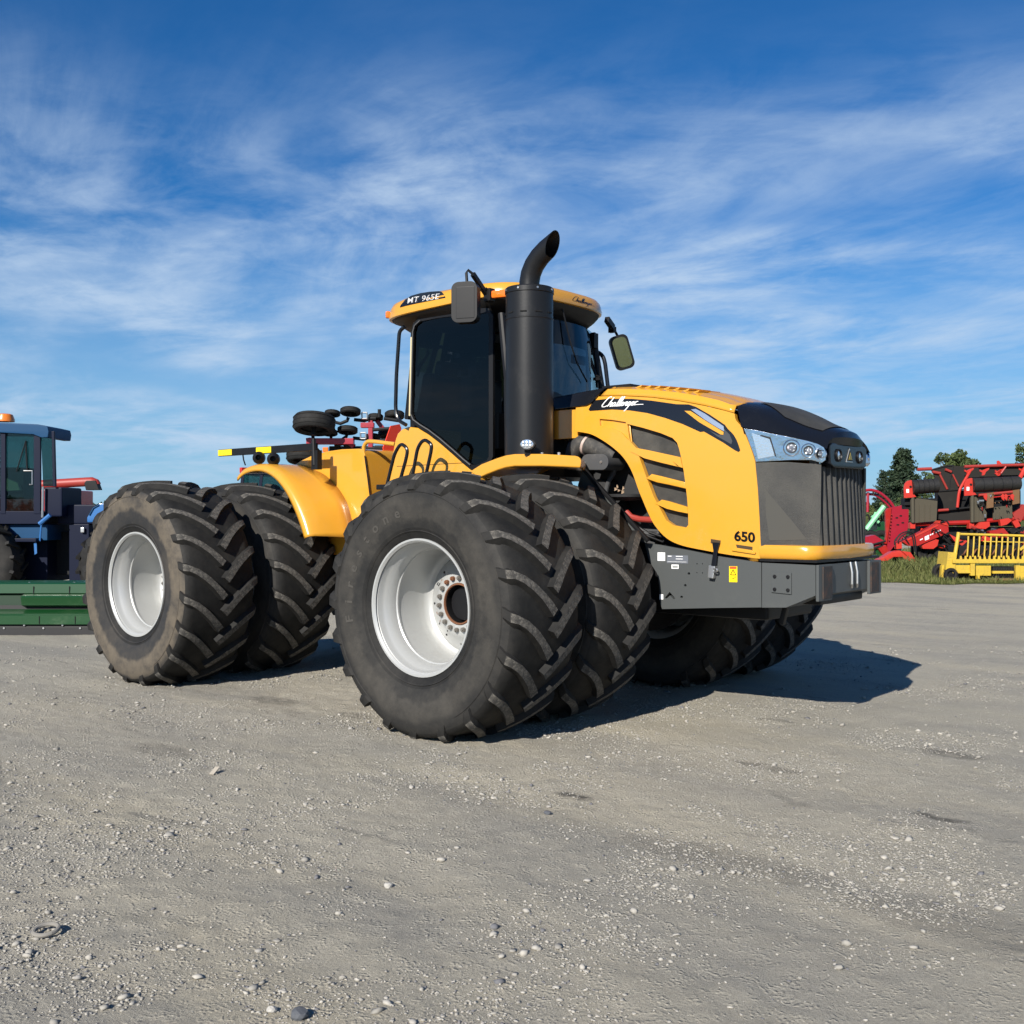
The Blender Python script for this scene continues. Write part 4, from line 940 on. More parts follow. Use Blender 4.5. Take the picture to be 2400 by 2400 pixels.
# rails, wiper, small lamps
def rail(pxy, y, r, m, name='grab_rail', par=None, fil=.06):
    mb = MB(); mb.tube([at_y(u, v, y) for u, v in pxy], r, 10, fillet=fil); return mb.build(name, m, par or TR)
rail([(948, 766), (936, 776), (929, 880), (927, 960), (933, 985), (952, 996)], -.80, .019, BLK)
rail([(906, 1140), (925, 1062), (940, 1038), (956, 1052), (952, 1075), (938, 1125)], -1.02, .017, BLK)
rail([(966, 1120), (979, 1048), (994, 1028), (1012, 1042), (1010, 1060), (999, 1110)], -1.02, .017, BLK)
mb = MB(); mb.box((-1.62, -.90, 1.93), (.72, .34, .05)); mb.box((-1.62, -.93, 1.62), (.60, .30, .04)); mb.box((-1.95, -.78, 1.75), (.04, .06, .4)); mb.box((-1.30, -.78, 1.75), (.04, .06, .4)); mb.build('cab_steps', BLKM, TR, bevel=.008)
rail([(853, 1066), (852, 1046), (861, 1034), (880, 1035), (926, 1041)], -.63, .021, YEL)
rail([(1386, 828), (1400, 824), (1413, 834), (1418, 850), (1426, 916)], .76, .021, BLK)
mb = MB(); c = at_y(1392, 799, .66); mb.box(c, (.06, .07, .15)); mb.tube([c + np.array([-.1, 0, .07]), c + np.array([0, 0, .07])], .008); mb.build('marker_lamp', BLKM, CAB, bevel=.008)
mb = MB(); mb.tube([at_y(1380, 780, .60), at_y(1383, 850, .60), at_y(1396, 880, .58), at_y(1407, 884, .56)], .011, 6); mb.tube([at_y(1384, 840, .62), at_y(1398, 884, .60), at_y(1400, 908, .6)], .016, 6); mb.box(at_y(1401, 888, .58), (.08, .05, .03)); mb.build('wiper', BLKM, CAB)
mb = MB(); mb.tube([at_x(1316, 715, -.50), at_x(1338, 805, -.42), at_x(1352, 850, -.40), at_x(1376, 895, -.42)], .008, 6); mb.build('wiper', BLKM, CAB)

# ------------------------------------------------------------------ exhaust stack, front fender
SX, SY = -0.12, -1.0
ST = part('exhaust_stack', TR); r = .203
mb = MB(); mb.lathe([(2.17, .001), (2.17, r), (2.172, r + .002), (3.322, r + .001), (3.326, r + .005), (3.334, r + .005), (3.338, r), (3.545, r), (3.55, r + .007), (3.590, r + .007), (3.600, r - .004), (3.606, .13), (3.606, .1)], (SX, SY, 0), 'Z', 56); mb.build('stack_body', STK, ST, ang=30)
for i in range(10):
    a = 2 * math.pi * (i + .2) / 10; mb = MB(); mb.box((SX + (r + .003) * math.cos(a), SY + (r + .003) * math.sin(a), 3.375), (.006, .055, .010), Matrix.Rotation(a, 3, 'Z')); mb.build('stack_slot', mat('slot_black', (.002, .002, .002), .9), ST)
for i in range(8):
    a = 2 * math.pi * (i + .3) / 8; d = Vector((math.cos(a), math.sin(a), 0)); c = Vector((SX, SY, 3.572)); mb = MB(); mb.cyl(c + d * (r + .004), c + d * (r + .014), .009, n=8); mb.build('rivet', STEEL, ST)
path = [(0, 3.60), (0, 3.655), (.016, 3.725), (.055, 3.795), (.115, 3.855), (.19, 3.905), (.252, 3.935)]
n = 28; out = []; inn = []
for i, (dx, z) in enumerate(path):
    a = path[max(i - 1, 0)]; b = path[min(i + 1, len(path) - 1)]; t = Vector((b[0] - a[0], 0, b[1] - a[1])).normalized(); nn = Vector((-t.z, 0, t.x))
    for rad, acc in ((.087, out), (.081, inn)):
        ring = []
        for j in range(n):
            q = 2 * math.pi * j / n; sh = t * (.085 * math.cos(q) if i == len(path) - 1 else 0)
            ring.append(Vector((SX + dx, SY, z)) + nn * rad * math.cos(q) + Vector((0, 1, 0)) * rad * math.sin(q) + sh)
        acc.append(ring)
mb = MB(); mb.rings(out + inn[::-1], caps=False); mb.lathe([(3.600, .102), (3.622, .102), (3.625, .088)], (SX, SY, 0), 'Z', 28); mb.build('exhaust_elbow', STK, ST, ang=45)
mb = MB(); c = Vector(at_y(1237, 1042, SY - .25)); mb.lathe([(0, .072), (.03, .072), (.04, .06)], (0, 0, 0), 'Y', 24)
WL = part('work_lamp', TR, c, (0, 0, .55))
mb = MB(); mb.lathe([(-.05, .02), (-.03, .066), (.0, .066), (0, .001)], n=24); o = mb.build('lamp_body', BLKM, WL); o.scale = (1, -1, .72)
mb = MB(); mb.lathe([(.0, .058), (-.006, .05), (-.009, .001)], n=24); o = mb.build('lamp_lens', LENS, WL, loc=(0, -.048, 0)); o.scale = (1, 1, .72)
mb = MB(); mb.lathe([(-.004, .066), (-.004, .055)], n=24); o = mb.build('lamp_rim', BLKM, WL, loc=(0, -.048, 0)); o.scale = (1, 1, .72)
for i in range(6):
    mb = MB(); mb.lathe([(0, .012), (-.004, .011), (-.006, .001)], n=10); mb.build('led', SIL, WL, loc=(-.030 + .03 * (i % 3), -.058, .013 - .026 * (i // 3)))
mb = MB(); mb.bar((0, -.01, -.045), (0, .0, -.09), .05, .02); mb.build('lamp_foot', BLKM, WL)
fl_low = [(1122, 1121), (1140, 1112), (1166, 1101.8), (1185, 1096), (1205, 1093), (1270, 1092.7), (1320, 1094.5), (1360, 1096.6)]
fl_up = [(1363, 1080), (1358, 1071), (1348, 1068), (1270, 1063.5), (1205, 1064), (1185, 1067), (1166, 1073), (1146, 1080.5), (1127, 1088), (1100, 1105)]
fp = [at_y(u, v, -1.25) for u, v in fl_low + fl_up]
fin = [(p[0] if p[0] < -.25 else -.25 + (p[0] + .25) * .50, -.60, p[2]) for p in fp]
mb = MB(); mb.rings([[tuple(p) for p in fp], fin]); FF = mb.build('front_fender', YEL, TR, bevel=.018, seg=3)
for i in range(4):
    p = at_y(1190 + i * 40, 1062, -1.12); mb = MB(); mb.cyl(p - np.array([0, 0, .02]), p + np.array([0, 0, .006]), .014, n=10); mb.build('fender_bolt', STEEL, TR)
mb = MB(); mb.box((-.55, 0, 2.06), (1.0, 1.2, .12)); mb.build('deck', BLKM, TR)
mir(FF, TR)

# ------------------------------------------------------------------ engine bay, guards, chassis
sg = [at_y(u, v, -.665) for u, v in ((1354, 1137), (1366, 1101), (1372, 1101), (1445, 1180), (1520, 1266), (1514, 1273), (1495, 1262), (1470, 1290), (1380, 1290))]
mb = MB(); mb.prism(sg, (0, .012, 0)); mb.build('splash_guard', GRY, TR, bevel=.003)
mb = MB(); mb.bar(at_y(1369, 1101, -.675), at_y(1519, 1267, -.675), .03, .035, up=(0, 1, 0)); mb.build('guard_edge', BLKM, TR, bevel=.005)
ENGN = part('engine', TR)
mb = MB(); mb.box((.75, 0, 1.75), (1.5, .50, .95)); mb.box((.70, 0, 2.30), (1.3, .36, .18)); mb.build('engine_block', ENG, ENGN, bevel=.03)
rr_ = random.Random(5)
for i in range(14):
    x = .2 + .095 * i + rr_.uniform(-.02, .02); z = 1.35 + rr_.random() * .75; w = rr_.uniform(.06, .2); h = rr_.uniform(.05, .22)
    mb = MB()
    if i % 3 == 0: mb.cyl((x, -.25, z), (x, -.36 - rr_.random() * .1, z), w * .45, n=18)
    else: mb.box((x, -.30, z), (w, .10 + .12 * rr_.random(), h), Matrix.Rotation(rr_.uniform(-.4, .4), 3, 'Y'))
    mb.build('engine_component', DGRY if i % 2 else ENG, ENGN, bevel=.012)
mb = MB(); mb.tube([at_y(u, v, -.47) for u, v in ((1340, 1075), (1350, 1052), (1366, 1040), (1390, 1046), (1415, 1056), (1445, 1070))], [.07, .088, .090, .086, .080, .06], 18); mb.build('intake_hose', mat('hose_rubber', (.03, .03, .03), .75, dirt=(DUST, .6), bump=(70, .5, .006)), ENGN, ang=60)
pa, pb = Vector(at_y(1375, 1043, -.47)), Vector(at_y(1380, 1045, -.47)); mb = MB(); mb.cyl(pa, pb, .093, n=20); mb.build('hose_clamp', mat('clamp_pale', (.62, .50, .45), .4, .4), ENGN)
a0 = at_y(1378, 1083, -.585); a1 = at_y(1414, 1083, -.585); mb = MB()
cap = []
for cx_, sgn in ((a0, -1), (a1, 1)):
    for i in range(9):
        t = (-90 + i * 22.5) if sgn > 0 else (90 + i * 22.5); cap.append((cx_[0] + .062 * math.cos(math.radians(t)), -.600, cx_[2] + .068 * math.sin(math.radians(t))))
mb.prism(cap, (0, .26, 0)); mb.build('filter_housing', DGRY, ENGN, bevel=.008)
for u in (1370, 1409):
    p = at_y(u, 1085 if u < 1390 else 1083, -.601); mb = MB(); mb.cyl(p, p + np.array([0, -.008, 0]), .013, n=10); mb.build('housing_bolt', STEEL, ENGN)
mb = MB(); mb.tube([at_y(u, v, -.42) for u, v in ((1446, 1076), (1441, 1100), (1438, 1108), (1425, 1130), (1418, 1160))], .022, 10, fillet=.05); mb.build('oil_pipe', DGRY, ENGN)
p = at_y(1470, 1165, -.40); mb = MB(); mb.lathe([(-.03, .001), (-.03, .12), (.0, .17), (.02, .175), (.025, .16), (.02, .001)], p, 'Z', 32); mb.build('pulley_pan', ENG, ENGN)
mb = MB(); mb.tube([at_y(u, v, -.45) for u, v in ((1468, 1200), (1480, 1212), (1500, 1217), (1540, 1219))], .026, 10); mb.build('red_hose', mat('red_hose', (.30, .035, .025), .5), ENGN)
for i in range(7):
    u, v = 1478 + rr_.random() * 45, 1222 + rr_.random() * 40; mb = MB(); q = at_y(u, v, -.42)
    mb.tube([q, q + np.array([.08 + .1 * rr_.random(), .02, rr_.uniform(-.06, .04)]), q + np.array([.28, .05, rr_.uniform(-.08, .06)])], .010 + .008 * rr_.random(), 8); mb.build('engine_line', DGRY if i % 2 else BLKM, ENGN)
for i in range(5):
    q = at_y(1436 + rr_.uniform(0, 26), 1152 + rr_.uniform(-8, 10), -.44); lf = [rr_.uniform(.015, .035) for _ in range(4)]; mb = MB(); mb.prism([q, q + np.array([lf[0], 0, lf[1] * .4]), q + np.array([lf[0] * 1.4, -.02, lf[2]]), q + np.array([lf[3] * .4, -.01, lf[2] * 1.1])], (0, .003, 0)); mb.build('dry_leaf', mat('dry_leaf', (.42, .30, .2), .8), ENGN)
mb = MB(); mb.box((.75, .05, 1.62), (1.6, .1, 1.3)); mb.build('bay_divider', BLKM, ENGN)
CH = part('chassis', TR)
mb = MB(); mb.box((.55, 0, 1.05), (2.5, .8, .42)); mb.build('front_chassis', BLKM, CH, bevel=.03)
mb = MB(); mb.box((-3.6, 0, 1.10), (2.3, .8, .55)); mb.build('rear_chassis', BLKM, CH, bevel=.03)
mb = MB(); mb.cyl((-1.55, 0, .7), (-1.55, 0, 1.5), .16); mb.box((-1.25, 0, 1.25), (.9, .5, .18)); mb.box((-1.25, 0, .82), (.9, .5, .16)); mb.box((-2.1, 0, 1.03), (1.1, .42, .20)); mb.build('articulation_joint', BLKM, CH, bevel=.02)
for x in (AX_F, AX_R):
    mb = MB(); mb.cyl((x, -1.95, ZC), (x, 1.95, ZC), .13); mb.lathe([(-.35, .13), (-.3, .30), (.3, .30), (.35, .13)], (x, 0, ZC), 'Y', 28)
    for s in (-1, 1): mb.lathe([(s * .60, .13), (s * .62, .43), (s * .72, .43), (s * .74, .26), (s * 1.12, .26), (s * 1.14, .13)], (x, 0, ZC), 'Y', 28)  # hub drums widened to block the view of the bright inner rims
    mb.build('axle', BLKM, CH)
mb = MB(); mb.box((1.9, -.32, .90), (.04, .05, .18), Matrix.Rotation(.25, 3, 'Y')); mb.build('tow_hook', BLKM, CH, bevel=.008)

# ------------------------------------------------------------------ rear body, rear fenders, marker bar
rb = [(690, 1090), (705, 1080), (730, 1068), (765, 1058), (800, 1053), (843, 1051.5), (851, 1055), (855, 1066), (868, 1168), (868, 1300), (690, 1300)]
mb = MB(); mb.prism([at_y(u, v, -.65) for u, v in rb], (0, 1.3, 0)); RB = mb.build('rear_body', YEL, TR, bevel=.02, seg=3)
mb = MB(); mb.tube([at_y(855, 1068, -.655), at_y(862, 1120, -.655), at_y(868, 1168, -.655)], .007, 6); mb.build('body_seal', BLKM, RB)
ocv = smooth_pts([(-4.12, 2.09), (-4.0, 2.155), (-3.82, 2.185), (-3.63, 2.175), (-3.45, 2.11), (-3.30, 2.01), (-3.17, 1.88), (-3.06, 1.73), (-2.97, 1.58), (-2.905, 1.445)], 4)
icv = smooth_pts([(-4.06, 2.20), (-3.94, 2.25), (-3.76, 2.265), (-3.58, 2.25), (-3.40, 2.195), (-3.24, 2.14), (-3.08, 2.05), (-2.93, 1.92), (-2.82, 1.77), (-2.70, 1.445)], 4)
for s in (-1, 1):
    rows = []
    for f, lift in ((0, 0), (.0, .03), (.04, .055), (.12, .064), (.35, .05), (.7, .02), (1, 0)):
        row = []
        for o_, i_ in zip(ocv, icv):
            c = o_ * (1 - f) + i_ * f; d = np.array([c[0] + 3.98, c[1] - .977]); d /= np.linalg.norm(d); c = c + d * (lift - .06)
            row.append((c[0], s * -(-1.15 + .51 * f) if s > 0 else (-1.15 + .51 * f), c[1]))
        rows.append(row)
    mb = MB(); mb.grid(rows); mb.build('rear_fender', YEL, TR, ang=50, solid=.016, weld=False)
mb = MB(); p = at_y(572, 1102, -1.0); mb.box(p, (.05, .09, .06)); mb.build('tail_lamp', REDL, TR, bevel=.01)
MK = part('marker_bar', TR)
za = at_y(515, 1062, -.92); zb_ = at_y(742, 1047, -.92)
mb = MB(); mb.bar(za, zb_, .04, .078); mb.build('bar', BLKM, MK, bevel=.006)
for t0, t1 in ((0.0, .152), (.415, .57)):
    a = za + (zb_ - za) * t0; b = za + (zb_ - za) * t1; mb = MB(); mb.bar(a, b, .048, .066); mb.build('reflector', WARN, MK, bevel=.004)
mb = MB(); mb.tube([at_y(737, 1090, -.95), at_y(735, 1028, -.95)], .024, 10); mb.box(at_y(742, 1078, -.93), (.10, .06, .20)); mb.build('bar_post', BLKM, MK)
for u, v in ((607, 1073), (641, 1076)):
    w = part('work_lamp', TR, at_y(u, v, -1.0))
    mb = MB(); mb.lathe([(-.08, .03), (-.05, .062), (.0, .070), (.01, .070), (.012, .052), (.0, .045), (0, .001)], n=20, axis='X'); o = mb.build('lamp_body', BLKM, w, rot=(0, 0, 2.4)); mb = MB(); mb.tube([(0, 0, -.06), (.02, 0, -.17)], .016); mb.build('lamp_stalk', STEEL, w)
mb = MB(); mb.tube([at_y(569, 1064, -.95), at_y(571, 1078, -.95), at_y(575, 1090, -.96)], .008, 6); mb.build('lamp_wire', BLKM, MK)
tri3 = [at_x(u, v, -2.72) for u, v in ((916, 998), (937, 994), (941, 1004), (925, 1058), (900, 1058), (898, 1050))]
mb = MB(); mb.prism(tri3, (-.01, 0, 0)); o = mb.build('slow_vehicle_sign', mat('sign_orange_red', (.75, .06, .03), .4), TR)
mb = MB(); mb.bar(at_x(905, 1058, -2.74), at_x(905, 1100, -2.74), .03, .03); mb.build('sign_post', BLKM, TR)
# ------------------------------------------------------------------ other machines in the yard
class Spot:
    """a machine standing on the ground at depth d; local X runs along the picture, Y away, Z up; pixel sketches scale to metres at d"""
    def __init__(s, name, label, cat, uref, d, u0=0, v0=0, sc=1.0, group=None, turn=0.0):
        s.d = d; s.k = d / FPX; s.uref = uref; s.u0, s.v0, s.sc = u0, v0, sc
        s.root = thing(name, label, cat, bg((uref - 1200) * s.k, d), -YAW + turn, group)
    def p(s, x, y, dy=0.0):
        u = s.u0 + x / s.sc; v = s.v0 + y / s.sc; f = (s.d + dy) / s.d
        X = (u - 1200) * s.k * f - (s.uref - 1200) * s.k; Z = CAM[2] + (1200 - v) * s.k * f
        return Vector((X, dy, Z))
    def m(s, px): return px / s.sc * s.k
    def poly(s, name, pts, m, thick=.03, dy=0.0, par=None, bevel=.004):
        mb = MB(); mb.prism([s.p(x, y, dy) for x, y in pts], (0, thick, 0)); return mb.build(name, m, par or s.root, bevel=bevel)
    def tube(s, name, pts, r, m, dy=0.0, par=None, n=8, fil=0.0):
        mb = MB(); mb.tube([s.p(*q, *( () if len(q) > 2 else (dy,))) for q in pts], r, n, fillet=fil); return mb.build(name, m, par or s.root)
    def box(s, name, x0, y0, x1, y1, depth, m, dy=0.0, bevel=.01, par=None):
        a = s.p(x0, y0, dy); b = s.p(x1, y1, dy); mb = MB(); mb.box(((a.x + b.x) / 2, dy + depth / 2, (a.z + b.z) / 2), (abs(b.x - a.x), depth, abs(b.z - a.z))); return mb.build(name, m, par or s.root, bevel=bevel)
def farm_wheel(parent, c, R, w, rimc, axis='Y', tilt=None, lugs=16, name='wheel'):
    W_ = part(name, parent, c, tilt or (0, 0, 0)); h = w / 2; r0 = R * .56
    mb = MB(); mb.lathe([(-h * .8, r0), (-h, r0 + .25 * (R - r0)), (-h * .98, r0 + .7 * (R - r0)), (-h * .8, R * .965), (0, R), (h * .8, R * .965), (h * .98, r0 + .7 * (R - r0)), (h, r0 + .25 * (R - r0)), (h * .8, r0)], n=40)
    if lugs:
        for s in (-1, 1):
            for i in range(lugs):
                a = 2 * math.pi * (i + (.5 if s > 0 else 0)) / lugs; R1 = Matrix.Rotation(-a, 3, 'Y')
                pts = [R1 @ Vector((R * 1.0, s * h * .05, 0)), R1 @ Matrix.Rotation(-.16, 3, 'Y') @ Vector((R * .97, s * h, 0))]
                mb.bar(pts[0], pts[1], R * .07, R * .10, up=R1 @ Vector((1, 0, 0)))
    else:
        for q in (-.5, -.17, .17, .5): mb.lathe([(q * w - .006, R * .985), (q * w, R * 1.012), (q * w + .006, R * .985)], n=40)
    mb.build('tyre', TYRE, W_, ang=40, weld=False)
    mb = MB(); mb.lathe([(-h * .82, r0), (-h * .7, r0 * .94), (-h * .1, r0 * .85), (-h * .15, r0 * .3), (-h * .3, r0 * .25), (-h * .3, .001)], n=28); mb.lathe([(h * .82, r0), (h * .7, r0 * .94), (-h * .1, r0 * .85)], n=28); mb.build('rim', rimc, W_, fix=False)
    return W_
BLUE = mat('blue_paint', (.007, .050, .125), .55, dirt=((.03, .05, .08), .25), spec=.2)
LBLUE = mat('light_blue_paint', (.025, .125, .34), .35, coat=.2, dirt=((.2, .22, .25), .4))
DBLUE = mat('dark_blue_paint', (.0035, .0065, .022), .5, dirt=((.012, .015, .024), .3), spec=.18)
GREEN = mat('green_paint', (.005, .050, .012), .38, dirt=((.10, .16, .08), .5), coat=.2, dscale=2)
LGREEN = mat('pale_green_paint', (.22, .55, .30), .5)
RED = mat('red_paint', (.34, .013, .010), .4, dirt=((.40, .12, .08), .5), coat=.15)
ORED = mat('orange_red_paint', (.48, .030, .017), .4, dirt=((.45, .15, .10), .4), coat=.2)
CRIM = mat('crimson_paint', (.30, .009, .024), .42, dirt=((.30, .08, .08), .4), coat=.15)
DRED = mat('faded_red_paint', (.30, .03, .022), .5, dirt=((.25, .12, .09), .5))
YELP = mat('pale_yellow_paint', (.56, .38, .035), .5, dirt=((.20, .125, .05), .95), dscale=4, dlo=.36, dhi=.66)
BELT = mat('olive_belt', (.062, .053, .034), .8, dirt=((.13, .11, .07), .6), dscale=7)
DARKM = mat('dark_machinery', (.010, .010, .011), .6, dirt=((.06, .053, .043), .45), dscale=6, spec=.25)
MESHD = mat('dark_netting', (.022, .020, .018), .85, dirt=((.06, .054, .045), .6), dscale=4, spec=.2)
BROWN = mat('brown_plate', (.15, .075, .030), .7, dirt=(DUST, .4))
WOOD = mat('old_wood', (.24, .13, .055), .8, dirt=(DUST, .5), dscale=8)

# blue tractor at the far left
S = Spot('blue_tractor', 'blue articulated tractor with square cab and amber beacon behind the green header', 'tractor', 0, 20.0, 0, 900, 2.972)
X_ = lambda x: x * S.m(1); R = S.root
roof = S.poly('roof', [(-420, 262), (0, 268), (260, 280), (330, 296), (338, 330), (332, 372), (285, 372), (230, 350), (0, 338), (-420, 336)], BLUE, 1.0, -.85, bevel=.05)
mb = MB(); p = S.p(35, 255, -.1); mb.lathe([(-.02, .17), (.02, .17), (.11, .135), (.125, .10), (.125, .001)], p, 'Z', 20); mb.build('beacon', mat('beacon_amber', (.72, .19, .02), .3, coat=.4), R)
cab = part('cab', R)
for nm, x, w in (('front_pillar', -380, .09), ('door_pillar', 25, .09), ('middle_pillar', 262, .12), ('rear_pillar', 372, .05)):
    for dy in (-.78, .78):
        mb = MB(); mb.bar(S.p(x, 330, dy), S.p(x + (10 if x > 300 else 0), 905 if x < 300 else 715, dy), w, .06, up=(0, 1, 0)); mb.build(nm, DBLUE, cab, bevel=.01)
S.box('cab_sill', -390, 885, 300, 975, 1.6, DBLUE, -.8, par=cab)
for dy in (-.76, .76): S.poly('door_glass', [(-370, 340), (255, 345), (255, 890), (-370, 890)], GLASS_OLD, .006, dy, cab, 0); S.poly('quarter_glass', [(285, 350), (362, 380), (378, 712), (300, 712)], GLASS_OLD, .006, dy - .01, cab, 0)
S.tube('wiper', [(180, 400, -.80), (115, 610, -.80)], .012, BLKM); S.tube('door_bar', [(180, 395, -.79), (190, 610, -.79)], .016, BLKM); S.tube('grab_handle', [(165, 605, -.80), (225, 605, -.80), (225, 700, -.80), (205, 700, -.80)], .014, STEEL)
S.box('seat', -60, 580, 165, 800, .5, SEATM, -.2, .05, cab); S.poly('papers', [(0, 640), (120, 690), (140, 740), (0, 745)], mat('faded_paper', (.35, .33, .22), .8), .3, -.3, cab)
S.box('side_tank', 305, 718, 432, 925, .9, DBLUE, -.75, .04)
S.tube('air_pipe', [(300, 715, -.82), (296, 930, -.82)], .022, STEEL)
S.tube('hydraulic_ram', [(275, 975, -.85), (350, 912, -.85)], .04, LBLUE); S.tube('hydraulic_ram', [(290, 960, -.85), (278, 1095, -.85)], .018, LBLUE)
S.box('rear_deck', 400, 840, 670, 975, 1.5, DBLUE, -.5, .03); S.box('deck_rail', -300, 978, 330, 1090, 1.3, BLUE, -.7, .02)
S.box('side_frame', -200, 1090, 330, 1385, 1.0, DBLUE, -.5, .02); S.box('rear_frame', 480, 975, 620, 1385, 1.0, DBLUE, -.5, .02); S.box('joint', 320, 1030, 500, 1330, .5, DARKM, -.1, .02)
S.poly('fender', [(605, 965), (605, 930), (640, 870), (690, 832), (752, 830), (900, 860), (900, 950), (720, 955), (680, 962)], LBLUE, .6, -1.30, bevel=.03)
S.tube('fender_rail', [(622, 915, -1.31), (650, 865, -1.31), (690, 842, -1.31)], .012, BLUE); S.box('tail_lamp', 752, 792, 805, 828, .1, DARKM, -.9)
S.box('latch', 560, 1000, 585, 1035, .04, STEEL, -.56); S.box('step', 100, 1075, 250, 1100, .3, DBLUE, -.95); S.poly('rag', [(235, 1105), (255, 1105), (258, 1180), (240, 1190)], LBLUE, .01, -.9)
for i in range(3): S.box('bolt', 115, 1150 + i * 80, 145, 1172 + i * 80, .03, STEEL, -.56, .004)
zc = .80
for x, rr3 in ((-160, .78), (860, .74)):
    for dy in (-.95, .95): farm_wheel(R, (S.p(x, 0, -.95).x, dy, rr3), rr3, .55, mat('grey_rim', (.16, .16, .16), .6), lugs=18)
S.tube('axle', [(-180, 1222, -.9), (-180, 1222, .9)], .1, DARKM); S.tube('axle', [(830, 1222, -.9), (830, 1222, .9)], .1, DARKM)
mb = MB(); mb.cyl(S.p(145, 1395, -1.2) + Vector((0, 0, -.17)), S.p(145, 1395, -1.0) + Vector((0, 0, -.17)), .17); mb.build('gauge_wheel', TYRE, R)

# green header in front of it
S = Spot('green_header', 'long green harvester header with stepped panels and black rubber skirt', 'harvester header', 0, 14.7, 0, 900, 2.972)
def strip(name, x0, x1, prof, m, thick=.012, bev=.004):
    a = S.p(x0, 0).x; b = S.p(x1, 0).x; mb = MB()
    top = [(a, dy, z) for dy, z in prof]; bot = [(b, dy, z) for dy, z in prof]; mb.grid([top, bot]); return mb.build(name, m, S.root, solid=thick, ang=None, weld=False)
zz_ = lambda y: S.p(0, y).z
strip('upper_panel', -1300, 1050, [(.55, zz_(1388)), (.34, zz_(1398)), (.30, zz_(1406)), (.29, zz_(1466)), (.36, zz_(1474))], GREEN)
strip('upper_recess', -1300, 1050, [(.36, zz_(1474)), (.37, zz_(1500))], DARKM)
strip('middle_panel', 105, 1050, [(.36, zz_(1466)), (.20, zz_(1486)), (.17, zz_(1494)), (.20, zz_(1548)), (.28, zz_(1562))], GREEN)
strip('middle_shade_panel', -1300, 104, [(.38, zz_(1466)), (.34, zz_(1490)), (.34, zz_(1562))], mat('shadowed_green_paint', (.008, .03, .012), .5))  # cast shadow on this stretch of panel painted as a darker green
strip('lower_recess', -1300, 1050, [(.30, zz_(1555)), (.28, zz_(1590))], DARKM)
strip('lower_panel', -1300, 1050, [(.30, zz_(1582)), (.05, zz_(1606)), (.0, zz_(1616)), (.0, zz_(1672)), (.05, zz_(1680))], GREEN)
strip('rubber_skirt', -1300, 1050, [(.06, zz_(1676)), (.04, zz_(1700)), (.02, zz_(1752))], DARKM, .02)
S.box('back_frame', -1300, 1400, 1050, 1740, .5, DARKM, .5)
for i, x in enumerate((30, 170, 305, 437, 560, 690)):
    mb = MB(); p = S.p(x, 1700 - 22 * (i % 2), .028); mb.cyl(p, p + Vector((0, -.014, 0)), .014, n=8); mb.build('skirt_bolt', STEEL, S.root)
for x in (-60, 230, 480, 640): S.box('panel_joint', x, 1410, x + 4, 1464, .012, DARKM, .276, .0); S.box('panel_joint', x + 40, 1618, x + 44, 1670, .012, DARKM, -.014, .0)
for x in (205, 520): mb = MB(); p = S.p(x, 1392, .36); mb.cyl(p, p + Vector((0, 0, .025)), .014, n=8); mb.build('panel_pin', STEEL, S.root)

# red combine with unloading auger behind the blue tractor
S = Spot('combine', 'red combine with long unloading auger and black spout reaching past the blue cab', 'combine', 60, 34.0, 0, 900, 2.972)
S.tube('auger_tube', [(100, 712), (400, 694), (600, 682)], .145, DRED, n=18); S.tube('auger_tube', [(600, 682), (640, 680), (665, 690), (672, 705)], .145, DRED, n=18)
S.poly('auger_spout', [(585, 690), (600, 672), (665, 672), (690, 738), (597, 740)], DARKM, .3, -.15, bevel=.02)
S.box('grain_tank', -200, 735, 425, 930, 2.6, RED, -.4, .05); S.box('body', -250, 900, 380, 1130, 2.6, DRED, -.4, .05)
for x in (-160, 300): farm_wheel(S.root, (S.p(x, 0).x, -.3, .75), .75, .5, MATS['grey_rim'])
for (x0, x1) in ((440, 478), (475, 522)): S.tube('ladder_rail', [(x0, 728, -.2), (x1, 838, -.2)], .028, DARKM)
for y, a, b in ((760, 450, 492), (790, 455, 525), (805, 442, 505)): S.tube('ladder_rung', [(a, y, -.2), (b, y - 3, -.2)], .022, DARKM)
S.tube('ladder_rail', [(425, 850, -.2), (530, 838, -.2)], .03, DARKM)

# folded red cultivator behind the yellow tractor
S = Spot('folded_cultivator', 'folded dark red cultivator with its black gauge wheels raised behind the rear fender', 'cultivator', 780, 21.0, 480, 900, 3.715)
Rr = S.root
def lying(x, y, w, h, dy, thick):
    Rw = S.m(w) / 2; tl = math.asin(min(.6, max(.06, (h - S_th(thick)) / w))); wv = part('gauge_wheel', Rr, S.p(x, y, dy), (math.pi / 2 - .20 - random.uniform(0, .08), 0, random.uniform(-.12, .12)))
    hh = thick / 2
    mb = MB(); mb.lathe([(-hh * .7, Rw * .62), (-hh, Rw * .72), (-hh, Rw * .9), (-hh * .7, Rw * .985), (0, Rw), (hh * .7, Rw * .985), (hh, Rw * .9), (hh, Rw * .72), (hh * .7, Rw * .62)], n=36)
    for q in (-.3, 0, .3): mb.lathe([(q * thick - .008, Rw * .985), (q * thick, Rw * 1.015), (q * thick + .008, Rw * .985)], n=36)
    mb.build('tyre', TYRE, wv, ang=40)
    mb = MB(); mb.lathe([(-hh * .5, Rw * .64), (-hh * .1, Rw * .5), (-hh * .1, .001)], n=24); mb.lathe([(hh * .5, Rw * .64), (-hh * .1, Rw * .5)], n=24); mb.cyl((0, -hh * 1.6, 0), (0, hh * 1.2, 0), Rw * .12); mb.build('rim', DARKM, wv, fix=False)
def S_th(t): return t / S.m(1)
